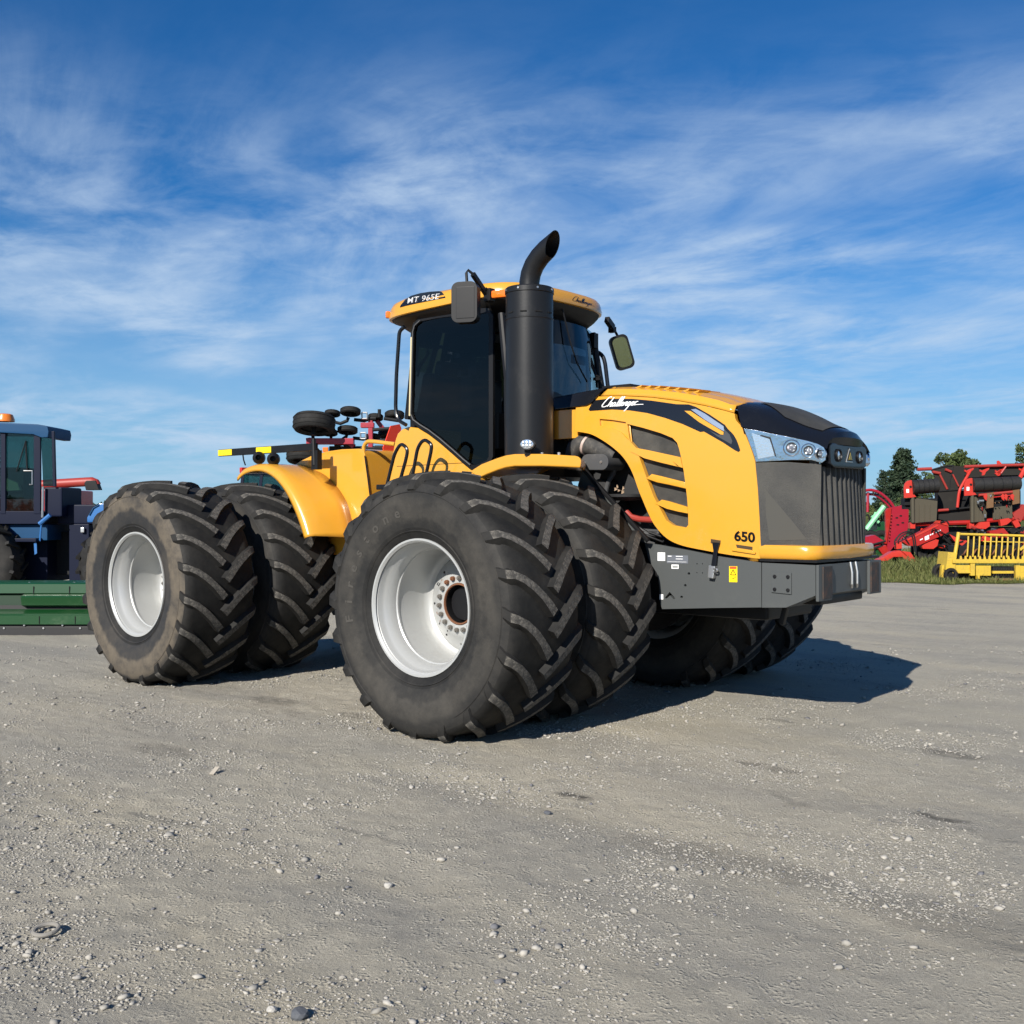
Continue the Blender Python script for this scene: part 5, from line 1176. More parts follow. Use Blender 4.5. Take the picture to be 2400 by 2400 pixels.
for (x, y, w, dy, th) in ((952, 345, 365, 0, .30), (1112, 256, 138, .5, .085), (1268, 240, 180, .3, .11), (1243, 402, 178, .3, .11), (1088, 424, 138, .2, .09), (1487, 290, 136, .6, .10), (1652, 272, 176, .6, .12), (860, 622, 310, 1.0, .28), (1462, 466, 140, .8, .10), (1580, 440, 150, 1.0, .12)):
    lying(x, y, w, w * .4, dy, th)
for pts, r in (((((890, 500, .3), (1300, 500, .3))), .10), (((1360, 360, .5), (1475, 360, .5)), .085), (((1445, 320, .5), (1445, 600, .5)), .075), (((1230, 490, .4), (1300, 545, .4)), .08), (((1500, 320, .7), (1560, 400, .7)), .07), (((905, 470, .3), (915, 530, .3)), .08)):
    mb = MB(); mb.bar(S.p(*pts[0]), S.p(*pts[1]), r * 1.2, r * 2, up=(0, 1, 0)); mb.build('frame_beam', CRIM, Rr, bevel=.01)
for pts in (((1115, 285), (1125, 330), (1180, 345), (1240, 320), (1250, 290)), ((1100, 455), (1100, 500), (1180, 495), (1230, 460), (1240, 430)), ((1300, 310), (1390, 320), (1440, 300), (1490, 300)), ((1290, 470), (1380, 480), (1420, 470)), ((1520, 220), (1520, 290)), ((1460, 400), (1640, 385)), ((1470, 500), (1660, 480)), ((1130, 540), (1200, 520), (1300, 560), (1560, 560)), ((1560, 300), (1690, 320)), ((940, 440), (950, 560)), ((1480, 550), (1580, 550))):
    S.tube('wheel_arm', [(x, y, .45) for x, y in pts], .035, DARKM)
for (x, y) in ((1390, 275), (1378, 450)):
    for q in ((x - 22, y - 26, x + 22, y - 26), (x + 22, y - 26, x + 22, y + 26), (x + 22, y + 26, x - 22, y + 26), (x - 22, y + 26, x - 22, y - 26)): S.tube('clevis', [(q[0], q[1], .35), (q[2], q[3], .35)], .016, STEEL)
S.box('side_lamp', 1025, 550, 1072, 592, .08, AMBER, .0); S.box('wing_frame', 1080, 540, 1640, 640, .3, DARKM, .5, .02); S.box('centre_frame', 850, 640, 1700, 800, .5, CRIM, .9, .03)
for x in (950, 1560):
    S.box('stand', x - 25, 780, x + 25, 1650, .2, CRIM, 1.0, .01); farm_wheel(Rr, (S.p(x, 0, 1.4).x, 1.4, .45), .45, .32, MATS['grey_rim'], lugs=0)

# tractor glimpsed under the rear fender
S = Spot('green_glass_tractor', 'tractor cab with greenish glass glimpsed beneath the yellow rear fender', 'tractor', 640, 27.0)
S.box('cab_roof', 562, 1096, 720, 1112, 1.6, DBLUE, -.8, .03); cabq = part('cab', S.root)
for x in (568, 612, 712):
    for dy in (-.75, .75): mb = MB(); mb.bar(S.p(x - 4, 1160, dy), S.p(x + 2, 1108, dy), .07, .05, up=(0, 1, 0)); mb.build('pillar', DBLUE, cabq)
for dy in (-.74, .74): S.poly('cab_glass', [(566, 1112), (712, 1112), (712, 1160), (562, 1160)], GLASS_OLD, .006, dy, cabq, 0)
S.box('body', 500, 1160, 760, 1300, 1.3, DBLUE, -.65, .04)
for x in (540, 720): farm_wheel(S.root, (S.p(x, 0).x, -.9, .75), .75, .45, MATS['grey_rim'], lugs=0); farm_wheel(S.root, (S.p(x, 0).x, .9, .75), .75, .45, MATS['grey_rim'], lugs=0)

# ---- right-hand group
CS = dict(u0=1950, v0=1000, sc=4.293)
S = Spot('belt_merger', 'bright red swath merger with two folded black belt units under dark netting', 'hay merger', 2260, 34.0, **CS); R = S.root
tomb = [(727, 718), (724, 610), (733, 572), (758, 546), (794, 538), (830, 547), (855, 575), (863, 620), (863, 668), (828, 682), (850, 706), (800, 714)]
def unit(dx, dyp, L, name):
    U = part(name, R)
    S.poly('end_plate', [(x + dx, y + dyp) for x, y in tomb], ORED, .05, 0, U, .008)
    mb = MB(); c = S.p(792 + dx, 605 + dyp, -.01); mb.cyl(c, c + Vector((0, .02, 0)), .04, n=12); mb.build('plate_hole', DARKM, U)
    S.box('sticker', 748 + dx, 628 + dyp, 775 + dx, 665 + dyp, .006, WHT, -.007, .0, U)
    a = S.p(800 + dx, 612 + dyp, .06); b = S.p(800 + dx + L, 592 + dyp, .10); r = S.m(72)
    mb = MB(); mb.cyl(a, b, r, n=28); mb.build('belt_drum', mat('black_belt', (.022, .021, .02), .5, dirt=((.075, .058, .038), .7), dscale=8, bump=(18, .6, .02), spec=.3), U, ang=25)
    for q in range(4):
        c = a.lerp(b, .2 + q * .2); dd = (b - a).normalized(); mb = MB(); mb.cyl(c - dd * .012, c + dd * .012, r * 1.02, n=28); mb.build('drum_cleat', DARKM, U)
    return U
UA = unit(0, 0, 255, 'belt_unit'); UB = unit(607, -22, 470, 'belt_unit')
def belt(pts, U, dy=.1):
    S.poly('belt', pts, BELT, .06, dy, U, .01)
    xs = [p[0] for p in pts]; y0 = min(p[1] for p in pts) + 45; y1 = max(p[1] for p in pts) - 15
    for i in range(4):
        x = min(xs) + (max(xs) - min(xs)) * (.12 + .2 * i); S.tube('belt_rib', [(x, y0 + 30, dy - .005), (x, y1, dy - .005)], .014, BELT, par=U, n=6)
belt([(790, 708), (862, 720), (1062, 748), (1052, 950), (800, 972)], UA); belt([(1392, 695), (1440, 692), (1500, 770), (1560, 868), (1552, 950), (1396, 966)], UB); belt([(1622, 812), (1812, 790), (1818, 920), (1622, 936)], UB, .2)
S.tube('belt_roller', [(812, 705, .06), (815, 965, .06)], .055, BELT, par=UA, n=14); S.tube('belt_roller', [(1412, 690, .06), (1412, 962, .06)], .055, BELT, par=UB, n=14)
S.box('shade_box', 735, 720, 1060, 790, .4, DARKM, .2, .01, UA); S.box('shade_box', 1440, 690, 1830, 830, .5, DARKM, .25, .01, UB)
S.poly('rust_guard', [(1562, 672), (1626, 660), (1626, 812), (1556, 822)], BROWN, .05, -.05, UB); S.poly('rust_guard', [(1822, 640), (1888, 630), (1888, 770), (1818, 785)], BROWN, .05, -.05, UB)
S.tube('unit_rail', [(1475, 690, .0), (1830, 655, .0)], .045, DRED, par=UB); S.tube('unit_rail', [(1540, 720, -.03), (1810, 690, -.03)], .022, RED, par=UB)
for x in (1545, 1720, 1750, 1815): S.poly('bracket', [(x - 20, 700), (x, 675), (x + 20, 690), (x + 12, 745), (x - 8, 730)], ORED, .04, -.08, UB)
S.tube('cable_ring', [(1500 + 20 * math.cos(a), 785 + 28 * math.sin(a), -.05) for a in [i * .7 for i in range(10)]], .018, DARKM, par=UB); S.box('latch', 1480, 735, 1530, 752, .03, STEEL, -.05, .003, UB)
S.poly('netting', [(1000, 442), (1060, 425), (1130, 400), (1175, 388), (1222, 392), (1335, 402), (1352, 470), (1300, 620), (1260, 825), (1062, 832), (1068, 652), (1034, 500)], MESHD, .03, .9, bevel=0)
S.poly('netting', [(1340, 410), (1700, 395), (1900, 420), (1880, 520), (1480, 520), (1330, 600)], MESHD, .03, 1.3, bevel=0)
S.tube('net_seam', [(1218, 395, .88), (1185, 560, .88), (1180, 640, .88)], .015, DARKM); S.tube('net_seam', [(1062, 652, .88), (1330, 632, .88)], .018, DARKM)
S.tube('net_strut', [(1085, 480, .86), (1160, 628, .86)], .035, DRED); S.tube('net_strut', [(1215, 480, .86), (1275, 600, .86)], .028, DRED); S.tube('net_strut', [(1010, 455, .86), (1090, 470, .86)], .05, DRED); S.tube('net_strut', [(1140, 430, .86), (1200, 455, .86)], .045, DRED)
S.poly('lower_cover', [(1062, 832), (1180, 828), (1400, 806), (1396, 960), (1172, 952), (1068, 930)], MESHD, .5, .5); S.tube('cover_edge', [(1056, 845, .4), (1170, 836, .4)], .045, DRED); S.tube('cover_edge', [(1170, 836, .4), (1400, 812, .4)], .035, DARKM)
S.tube('bent_strut', [(1395, 440, .5), (1360, 500, .4), (1290, 622, .3), (1276, 680, .3), (1262, 812, .3)], .045, ORED, fil=.1)
S.tube('top_rail', [(860, 430, .6), (1002, 424, .6)], .055, DRED); S.tube('top_rail', [(1000, 436, .9), (1120, 402, .9), (1220, 392, .9)], .028, DARKM); S.tube('top_rail', [(1332, 402, .7), (1700, 390, .7), (2300, 376, .7)], .05, DRED); S.tube('top_rail', [(1480, 414, .8), (2300, 402, .8)], .05, DARKM); S.tube('top_rail', [(1700, 378, .75), (2300, 366, .75)], .02, DARKM)
for x, y in ((1335, 425), (1490, 425), (1645, 430), (1885, 410), (2080, 420)):
    S.poly('rail_bracket', [(x, y + 5), (x + 18, y + 18), (x + 62, y - 2), (x + 95, y - 12), (x + 90, y + 5), (x + 60, y + 30), (x + 45, y + 62), (x + 22, y + 66), (x + 25, y + 40), (x, y + 25)], ORED, .06, .6)
S.poly('lynch_flag', [(1660, 345), (1680, 340), (1712, 375), (1662, 378)], ORED, .03, .7); S.poly('rail_bracket', [(1640, 470), (1700, 430), (1720, 455), (1660, 492)], ORED, .08, .6)
S.tube('fold_arm', [(1890, 520, .4), (1932, 440, .5), (2000, 330, .5)], .07, ORED); S.tube('fold_arm', [(1700, 470, .5), (1750, 400, .5)], .03, RED)
# undercarriage
S.tube('tool_bar', [(780, 985, .3), (1430, 962, .3), (1700, 935, .3), (2300, 900, .3)], .075, RED); S.tube('tool_bar', [(900, 1000, .5), (1400, 945, .5)], .03, DARKM)
for x in (815, 1408): S.box('leg_clamp', x - 26, 972, x + 24, 1026, .22, ORED, .1, .012); S.box('leg', x - 14, 1026, x + 14, 1070, .15, DARKM, .15); S.box('stand_leg', x - 12, 1060, x + 12, 1400, .12, DARKM, .5)
AR = S.poly('lift_arm', [(705, 1155), (760, 1128), (862, 1078), (1058, 972), (1085, 955), (1140, 965), (1172, 1000), (1176, 1058), (1102, 1100), (865, 1200), (770, 1200)], RED, .28, -.3, bevel=.015)
S.poly('arm_top', [(1062, 968), (1088, 945), (1160, 970), (1176, 1000)], ORED, .34, -.33, AR); S.poly('arm_face', [(762, 1130), (1065, 985), (1068, 1000), (765, 1148)], ORED, .30, -.315, AR)
S.poly('white_label', [(932, 1108), (975, 1088), (977, 1130), (936, 1145)], WHT, .004, -.31, AR, 0)
for (x, y) in ((985, 1085), (1005, 1076), (1045, 1058), (1062, 1050), (1080, 1042), (885, 1135), (900, 1128)): S.poly('white_print', [(x, y), (x + 14, y - 7), (x + 14, y + 5), (x, y + 12)], WHT, .004, -.31, AR, 0)
S.poly('bracket', [(645, 1165), (702, 1158), (705, 1225), (650, 1232)], ORED, .2, -.3); S.poly('bracket', [(1440, 1010), (1500, 960), (1585, 955), (1590, 1000), (1545, 1030), (1470, 1025)], ORED, .15, -.1); S.poly('bracket', [(1700, 1000), (1690, 935), (1780, 920), (1810, 945), (1760, 985)], ORED, .15, -.1); S.poly('bracket', [(1815, 960), (1870, 935), (1900, 1000), (1850, 1018)], ORED, .12, -.1)
S.poly('bracket', [(1582, 1052), (1650, 1040), (1730, 1022), (1785, 1085), (1760, 1120), (1600, 1110)], RED, .2, -.35); S.poly('bracket', [(1180, 1080), (1240, 1110), (1365, 1150), (1310, 1200), (1230, 1150)], ORED, .12, -.35); S.poly('bracket', [(1520, 1090), (1600, 1120), (1580, 1160), (1500, 1150)], ORED, .1, -.4)
S.poly('bracket', [(905, 1200), (960, 1160), (1040, 1132), (1075, 1140), (1060, 1200), (1020, 1230), (915, 1228)], ORED, .25, -.25); S.poly('drawbar', [(1820, 880), (1930, 780), (1960, 850), (1900, 960), (1840, 930)], DRED, .2, .2)
for pts in (((640, 1150), (680, 1085), (760, 1055), (820, 1080), (840, 1180), (845, 1290)), ((660, 1160), (700, 1100), (770, 1070), (810, 1110), (830, 1260)), ((1090, 960), (1150, 950), (1180, 985)), ((1440, 1030), (1500, 1050), (1540, 1090), (1600, 1110)), ((1120, 1110), (1200, 1180), (1320, 1150)), ((630, 1190), (635, 1140), (690, 1080))):
    S.tube('hydraulic_hose', [(p[0], p[1], -.38) for p in smooth_pts(pts, 4)], .022, DARKM)
S.poly('mower_base', [(430, 1356), (520, 1312), (600, 1262), (680, 1246), (770, 1268), (845, 1330), (850, 1362), (760, 1352), (705, 1312), (620, 1312), (560, 1350)], ORED, .35, -.6, bevel=.02)
S.poly('mower_base', [(700, 1250), (790, 1262), (838, 1335), (790, 1330)], ORED, .2, -.65, bevel=.01)
for (x, y, rr2) in ((650, 1335, .12), (800, 1372, .10), (930, 1262, .26), (1120, 1215, .40), (1000, 1300, .30), (1500, 1250, .4), (1750, 1240, .42)):
    farm_wheel(R, Vector((S.p(x, 0, .1).x, .1, max(rr2, S.p(x, y).z))), rr2, rr2 * .7, DARKM, lugs=0)
S.box('undercarriage', 880, 1010, 2300, 1260, .8, DARKM, .6, .02); S.box('dark_backing', 1066, 640, 1900, 1000, .3, DARKM, 1.4, .02); S.box('rear_cover', 735, 730, 800, 830, .3, DARKM, .3)  # the back box is dark backing added to close bright sky gaps

rq = random.Random(77)
for i in range(26):
    x = rq.uniform(880, 1930); y = rq.uniform(1000, 1230); L = rq.uniform(25, 110); a = rq.uniform(-.7, .7); dy = rq.uniform(-.35, .45)
    S.tube('linkage', [(x, y, dy), (x + L * math.cos(a), y + L * math.sin(a) * .6, dy + .05)], rq.uniform(.018, .05), rq.choice((DARKM, DARKM, RED, ORED, DRED, STEEL)))
for i in range(16):
    x = rq.uniform(620, 1900); y = rq.uniform(960, 1200); pts = [(x, y, -.36), (x + rq.uniform(10, 50), y - rq.uniform(10, 60), -.40), (x + rq.uniform(60, 110), y + rq.uniform(-20, 60), -.36)]
    S.tube('hydraulic_hose', [tuple(p) for p in smooth_pts(pts, 4)], .016, DARKM, n=6)
for i in range(14):
    x = rq.uniform(1420, 1900); y = rq.uniform(650, 940); S.poly('bracket', [(x, y), (x + rq.uniform(8, 26), y + rq.uniform(-8, 8)), (x + rq.uniform(5, 20), y + rq.uniform(14, 40))], rq.choice((RED, DARKM, STEEL, BROWN)), .05, -.1)

S = Spot('crimson_mower', 'crimson mower with hooped tube guard and toothed upright panel left of the red merger', 'mower', 2110, 37.0, **CS); R = S.root
S.tube('hoop', [(p[0], p[1], .2) for p in smooth_pts([(300, 660), (350, 640), (410, 640), (480, 665), (550, 720), (600, 775), (640, 845)], 4)], .05, CRIM, n=10)
S.tube('hoop', [(p[0], p[1], .4) for p in smooth_pts([(300, 690), (370, 680), (440, 690), (520, 745), (580, 805), (610, 840)], 4)], .045, CRIM, n=10)
S.tube('hoop_post', [(362, 660, .3), (358, 860, .3)], .05, CRIM); S.tube('hoop_stay', [(415, 640, .2), (420, 690, .4)], .03, STEEL)
PN = S.poly('upright_panel', [(545, 850), (560, 822), (640, 805), (735, 785), (772, 840), (768, 1000), (745, 1090), (640, 1185), (555, 1285), (520, 1275), (545, 1100), (558, 960)], CRIM, .10, -.1, bevel=.01)
S.poly('panel_fold', [(540, 850), (560, 822), (600, 815), (585, 960), (560, 1120), (545, 1240), (520, 1262), (545, 1090)], RED, .12, -.16, bevel=.006)
for i in range(9): y = 880 + 32 * i; S.box('panel_tooth', 596 - i * 3, y, 606 - i * 3, y + 10, .05, DRED, -.18, .003)
for (x, y) in ((640, 910), (680, 890), (700, 960), (650, 980)): S.box('panel_slot', x, y, x + 26, y + 14, .02, DARKM, -.11, .002)
S.poly('base_sheet', [(250, 1130), (345, 1108), (430, 1090), (525, 1150), (482, 1192), (350, 1232), (250, 1240)], CRIM, .5, -.3, bevel=.02); S.tube('base_rod', [(300, 1215, -.35), (540, 1150, -.35)], .03, DARKM)
S.poly('skid', [(470, 1230), (545, 1190), (570, 1260), (520, 1300)], RED, .2, -.4)
for x in (440, 330): farm_wheel(R, (S.p(x, 0).x, -.2, .28), .28, .2, GREEN, lugs=0)
S.box('frame', 300, 1150, 700, 1330, .4, DARKM, .2)

S = Spot('green_cultivator', 'green implement with pale green diagonal arm behind the crimson mower', 'cultivator', 2060, 46.0, **CS); R = S.root
S.tube('diagonal_arm', [(345, 1035, 0), (525, 800, 0)], .11, LGREEN); S.tube('cross_arm', [(400, 900, .1), (470, 965, .1)], .07, LGREEN); S.tube('cross_arm', [(440, 860, .1), (380, 1000, .2)], .05, LGREEN)
S.box('hopper', 455, 955, 560, 1095, 1.2, GREEN, .3, .03); S.box('beam', 340, 1040, 560, 1075, .3, GREEN, .2, .02)
for i in range(6): S.tube('tine', [(360 + 32 * i, 880 + 10 * (i % 2), .3), (380 + 30 * i, 930, .3), (370 + 30 * i, 990, .4)], .035, DARKM)
for x in (380, 500): farm_wheel(R, (S.p(x, 0).x, .1, .45), .45, .3, GREEN, lugs=0)
S.box('frame', 330, 1080, 620, 1160, .8, DARKM, .3)

S = Spot('pickup_header', 'yellow pickup header with upright tine guard standing in the grass', 'pickup header', 2300, 26.2, **CS); R = S.root
S.tube('guard_post', [(1275, 1062, 0), (1240, 1275, 0)], .045, YELP); S.tube('guard_post', [(2300, 1090, 0), (2280, 1290, 0)], .045, YELP)
S.tube('guard_rail', [(1262, 1080, 0), (1932, 1098, 0), (2310, 1106, 0)], .030, YELP); S.tube('guard_rail', [(1520, 1155, .05), (2310, 1172, .05)], .014, YELP)
for i in range(17):
    x = 1370 + 57 * i; S.tube('guard_tine', [(x + 2, 1090 + .02 * i * 57 + 12, 0), (x - 2, 1200, -.02), (x - 10, 1308 + i, 0)], .020, YELP)
S.box('drum', 1250, 1200, 2300, 1330, .5, DARKM, .15, .03)
mb = MB(); mb.tube([S.p(1290 + 4 * i, 1262 + 28 * math.sin(i * .26), .12 + .12 * math.cos(i * .26)) for i in range(160)], .020, 6); mb.build('auger_flight', RUST, R)
S.poly('end_plate', [(1168, 1262), (1262, 1268), (1252, 1330), (1240, 1440), (1145, 1442), (1160, 1330)], YELP, .6, -.05, bevel=.01)
S.box('front_beam', 1215, 1335, 2320, 1375, .18, YELP, -.1, .015); S.box('front_sheet', 1225, 1392, 1440, 1462, .04, YELP, -.02); S.box('front_sheet', 1450, 1395, 1600, 1500, .04, YELP, .0); S.box('front_sheet', 1860, 1400, 2320, 1540, .04, YELP, -.02)
S.box('cross_strip', 1215, 1458, 1440, 1475, .08, YELP, -.06, .005); S.box('cross_strip', 1620, 1452, 1830, 1478, .08, YELP, -.04, .005); S.box('post', 1395, 1375, 1440, 1500, .1, YELP, -.08); S.box('post', 1850, 1395, 1895, 1560, .1, YELP, -.08); S.box('post', 1900, 1520, 1960, 1590, .3, YELP, -.1)
for i in range(15): x = 1290 + 48 * i; S.poly('stripper_tooth', [(x, 1300), (x + 14, 1300), (x + 22, 1340), (x - 4, 1340)], YELP, .03, -.04, bevel=.002)
S.poly('skid', [(1105, 1400), (1150, 1385), (1150, 1440), (1120, 1520), (1098, 1515)], YELP, .12, .1); S.box('roller', 1620, 1410, 1850, 1530, .3, DARKM, .05, .03); S.box('tail', 1460, 1490, 1490, 1535, .1, YELP, -.02)
for i in range(9): S.tube('pickup_tine', [(1632 + 25 * i, 1425, .0), (1626 + 25 * i, 1500, -.02)], .012, DARKM)
S.box('plank', 1630, 1530, 1852, 1580, .25, WOOD, -.12, .006); farm_wheel(R, (S.p(1185, 0).x, -.05, .16), .16, .12, DARKM, lugs=0); farm_wheel(R, (S.p(1150, 0).x, .35, .2), .2, .14, DARKM, lugs=0)
S.box('under_frame', 1200, 1440, 2300, 1560, .4, DARKM, .15, .02); S.poly('stay', [(1890, 1230), (1960, 1170), (1975, 1185), (1900, 1250)], YELP, .05, -.02)
# ------------------------------------------------------------------ trees
def leaf_mat(name, a, b):
    m, t, bs, o = node_mat(name); oi = t.nodes.new('ShaderNodeObjectInfo')
    n = tramp(t, tnoise(t, 1.3, 4, 0.6), 0.3, 0.7); gi = t.nodes.new('ShaderNodeNewGeometry')
    c = tmix(t, gi.outputs['Random Per Island'], a, b); c = tmix(t, tmul(t, n, .35), c, tuple(q * .6 for q in a))
    t.links.new(c, bs.inputs['Base Color']); bs.inputs['Roughness'].default_value = .75
    tr = t.nodes.new('ShaderNodeBsdfTranslucent'); t.links.new(c, tr.inputs[0]); mxs = t.nodes.new('ShaderNodeMixShader'); mxs.inputs[0].default_value = .25
    t.links.new(bs.outputs[0], mxs.inputs[1]); t.links.new(tr.outputs[0], mxs.inputs[2]); t.links.new(mxs.outputs[0], o.inputs[0]); return m
LEAF_D = leaf_mat('broadleaf', (.040, .072, .018), (.115, .150, .045)); LEAF_C = leaf_mat('conifer_needles', (.016, .038, .020), (.050, .080, .034)); LEAF_L = leaf_mat('pale_leaf', (.09, .12, .03), (.17, .19, .06))
BARK = mat('bark', (.085, .065, .048), .9, bump=(12, .8, .03))
def leaf_cloud(pts, size, rng, flat=.6):
    n = len(pts); d1 = rng.normal(size=(n, 3)); d1 /= np.linalg.norm(d1, axis=1)[:, None]; d2 = rng.normal(size=(n, 3)); d2 -= (d2 * d1).sum(1)[:, None] * d1; d2 /= np.linalg.norm(d2, axis=1)[:, None]
    s = size * rng.uniform(.6, 1.4, n)[:, None]; v = np.stack([pts - d1 * s, pts + d2 * s * flat, pts + d1 * s, pts - d2 * s * flat], 1).reshape(-1, 3)
    f = (np.arange(n)[:, None] * 4 + np.arange(4)[None]); return v, f
def tree(name, label, loc, h, r, kind, seed, leaves=7000, group=None, size=None):
    rng = np.random.default_rng(seed); t = thing(name, label, 'tree', loc, rng.uniform(0, 6), group); rd = random.Random(seed)
    mb = MB(); pts = []
    th = h * (.92 if kind == 'conifer' else .62)
    trunk = [(0, 0, -.1)] + [(rd.uniform(-.03, .03) * h * k, rd.uniform(-.03, .03) * h * k, th * k) for k in (.25, .5, .75, 1)]
    mb.tube(trunk, [h * .028, h * .024, h * .018, h * .012, h * .005], 8)
    if kind == 'conifer':
        nb = 70
        for i in range(nb):
            k = .10 + .88 * (i / nb); z = h * k; L = r * (1 - k) ** .75 * rd.uniform(.7, 1.15) + .06 * r; a = i * 2.4 + rd.uniform(-.4, .4)
            e = Vector((math.cos(a) * L, math.sin(a) * L, z - L * .18 + .05 * h * k)); mb.tube([(0, 0, z), e], [h * .006, h * .002], 5)
            m_ = max(12, int(leaves * (L + .15 * r) / (r * nb * .62))); tt = rng.uniform(.12, 1.05, m_) ** .7
            base = np.array([0, 0, z])[None] * (1 - tt[:, None]) + np.array(e)[None] * tt[:, None]
            pts.append(base + rng.normal(size=(m_, 3)) * np.array([.10, .10, .07]) * r * (1.15 - tt[:, None] * .6))
        sz = size or r * .055
    else:
        nb = 16 if kind == 'broad' else 10
        for i in range(nb):
            k = rd.uniform(.30, .62); a = i * 2.4 + rd.uniform(-.5, .5); el = rd.uniform(.1, 1.25); rad = r * rd.uniform(.55, 1.0)
            e = Vector((math.cos(a) * math.cos(el) * rad, math.sin(a) * math.cos(el) * rad, h * .56 + math.sin(el) * h * .40)); st = Vector((0, 0, h * k))
            mb.tube([st, st.lerp(e, .5) + Vector((0, 0, h * .03)), e], [h * .010, h * .007, h * .003], 6)
            for q in range(5):
                c = st.lerp(e, rd.uniform(.55, 1.08)) + Vector((rd.gauss(0, .12), rd.gauss(0, .12), rd.gauss(0, .09))) * r; cr = r * rd.uniform(.13, .26)
                m_ = leaves // (nb * 5); g = rng.normal(size=(m_, 3)); g /= np.linalg.norm(g, axis=1)[:, None]; g *= rng.uniform(.35, 1.0, m_)[:, None] ** .5
                pts.append(np.array(c)[None] + g * cr * np.array([1, 1, .75]))
        sz = size or r * .05
    mb.build('trunk', BARK, t, weld=False)
    v, f = leaf_cloud(np.concatenate(pts), sz, rng); link('crown', big_mesh('crown', v, f), LEAF_C if kind == 'conifer' else (LEAF_L if kind == 'pale' else LEAF_D), t)
    return t
def tree_px(name, label, u, vtop, d, half_px, kind, seed, **k):
    kk = d / FPX; h = CAM[2] + (1200 - vtop) * kk; return tree(name, label, bg((u - 1200) * kk, d), h, half_px * kk, kind, seed, **k)
G_ = 'trees behind the hay machines'
tree_px('conifer', 'tall dark conifer behind the crimson hooped mower', 2116, 1056, 66, 68, 'conifer', 3, group=G_, leaves=15000)
tree_px('conifer', 'smaller conifer at the left foot of the tall dark conifer', 2070, 1106, 62, 40, 'conifer', 8, group=G_, leaves=7000)
tree_px('broadleaf_tree', 'round green broadleaf tree rising above the netting of the red merger', 2238, 1052, 70, 66, 'broad', 5, group=G_, leaves=9000)
tree_px('broadleaf_tree', 'tall broadleaf tree cut by the right edge of the picture', 2432, 1020, 68, 62, 'broad', 12, group=G_, leaves=8000)
tree_px('broadleaf_tree', 'low bushy broadleaf tree seen between the conifer and the netting', 2165, 1105, 75, 42, 'broad', 21, group=G_, leaves=5000)
tree_px('broadleaf_tree', 'pale low tree behind the red rail brackets of the merger', 2330, 1128, 80, 60, 'pale', 30, group=G_, leaves=5000)
tree_px('shrub', 'yellowish shrub in the gap behind the pale green diagonal arm', 2062, 1172, 52, 34, 'pale', 33, leaves=3500)
tree_px('shrub', 'dark shrub at the foot of the trees behind the crimson mower', 2120, 1165, 56, 34, 'broad', 36, leaves=3500)
# far wood round the yard: one mass on the horizon
rng = np.random.default_rng(4); pts = []
for i in range(1500):
    a = 2 * math.pi * i / 1500; R0 = 420 + 60 * math.sin(3 * a) + rng.uniform(-20, 20); hh = 4.0 + 1.6 * math.sin(9 * a + 1) + rng.uniform(0, 2.2)
    m_ = 16; q = rng.normal(size=(m_, 3)) * np.array([1.6, 1.6, 1.1]); q[:, 2] = np.abs(rng.uniform(0, 1, m_)) * hh
    pts.append(q + np.array([R0 * math.cos(a), R0 * math.sin(a), 0]))
v, f = leaf_cloud(np.concatenate(pts), 1.3, rng, 1.0)
FW = link('far_wood', big_mesh('far_wood', v, f), LEAF_C); tag(FW, 'low dark line of woods on the far horizon', 'woods', kind='stuff')

# ------------------------------------------------------------------ grass blades on the verge
rng = np.random.default_rng(9); n = 62000
sl_ = rng.uniform(6.6, 24, n); dp = rng.beta(1.0, 1.8, n) * 24 - .12
base = np.array([[*bg(s, verge_near(s) + k)[:2], 0.0] for s, k in zip(sl_, dp)])
keep = rng.uniform(size=n) < np.clip(.25 + dp * 2.0, 0, 1); base = base[keep]; dp = dp[keep]; n = len(base)
hgt = rng.uniform(.06, .17, n) * (1 + .9 * (value_noise(base[:, 0] * .7, base[:, 1] * .7, 3) > .62)) * np.clip(.45 + dp * .5, 0, 1.25); ang = rng.uniform(0, 2 * math.pi, n); wdt = rng.uniform(.006, .013, n) * (1 + dp * .03); lean = rng.normal(size=(n, 2)) * .4
dx = np.stack([np.cos(ang) * wdt, np.sin(ang) * wdt, np.zeros(n)], 1); tip = base + np.stack([lean[:, 0] * hgt, lean[:, 1] * hgt, hgt], 1)
mid = base * .5 + tip * .5 + np.array([0, 0, 1.0]) * (hgt * .10)[:, None]
v = np.stack([base - dx, base + dx, mid + dx * .7, tip, mid - dx * .7], 1).reshape(-1, 3); f = np.arange(n)[:, None] * 5 + np.arange(5)[None]
GRB = link('grass', big_mesh('grass', v, f), leaf_mat('grass_blades', (.085, .115, .024), (.20, .195, .065))); tag(GRB, 'rough green grass on the verge in front of the hay machines', 'grass', kind='stuff')

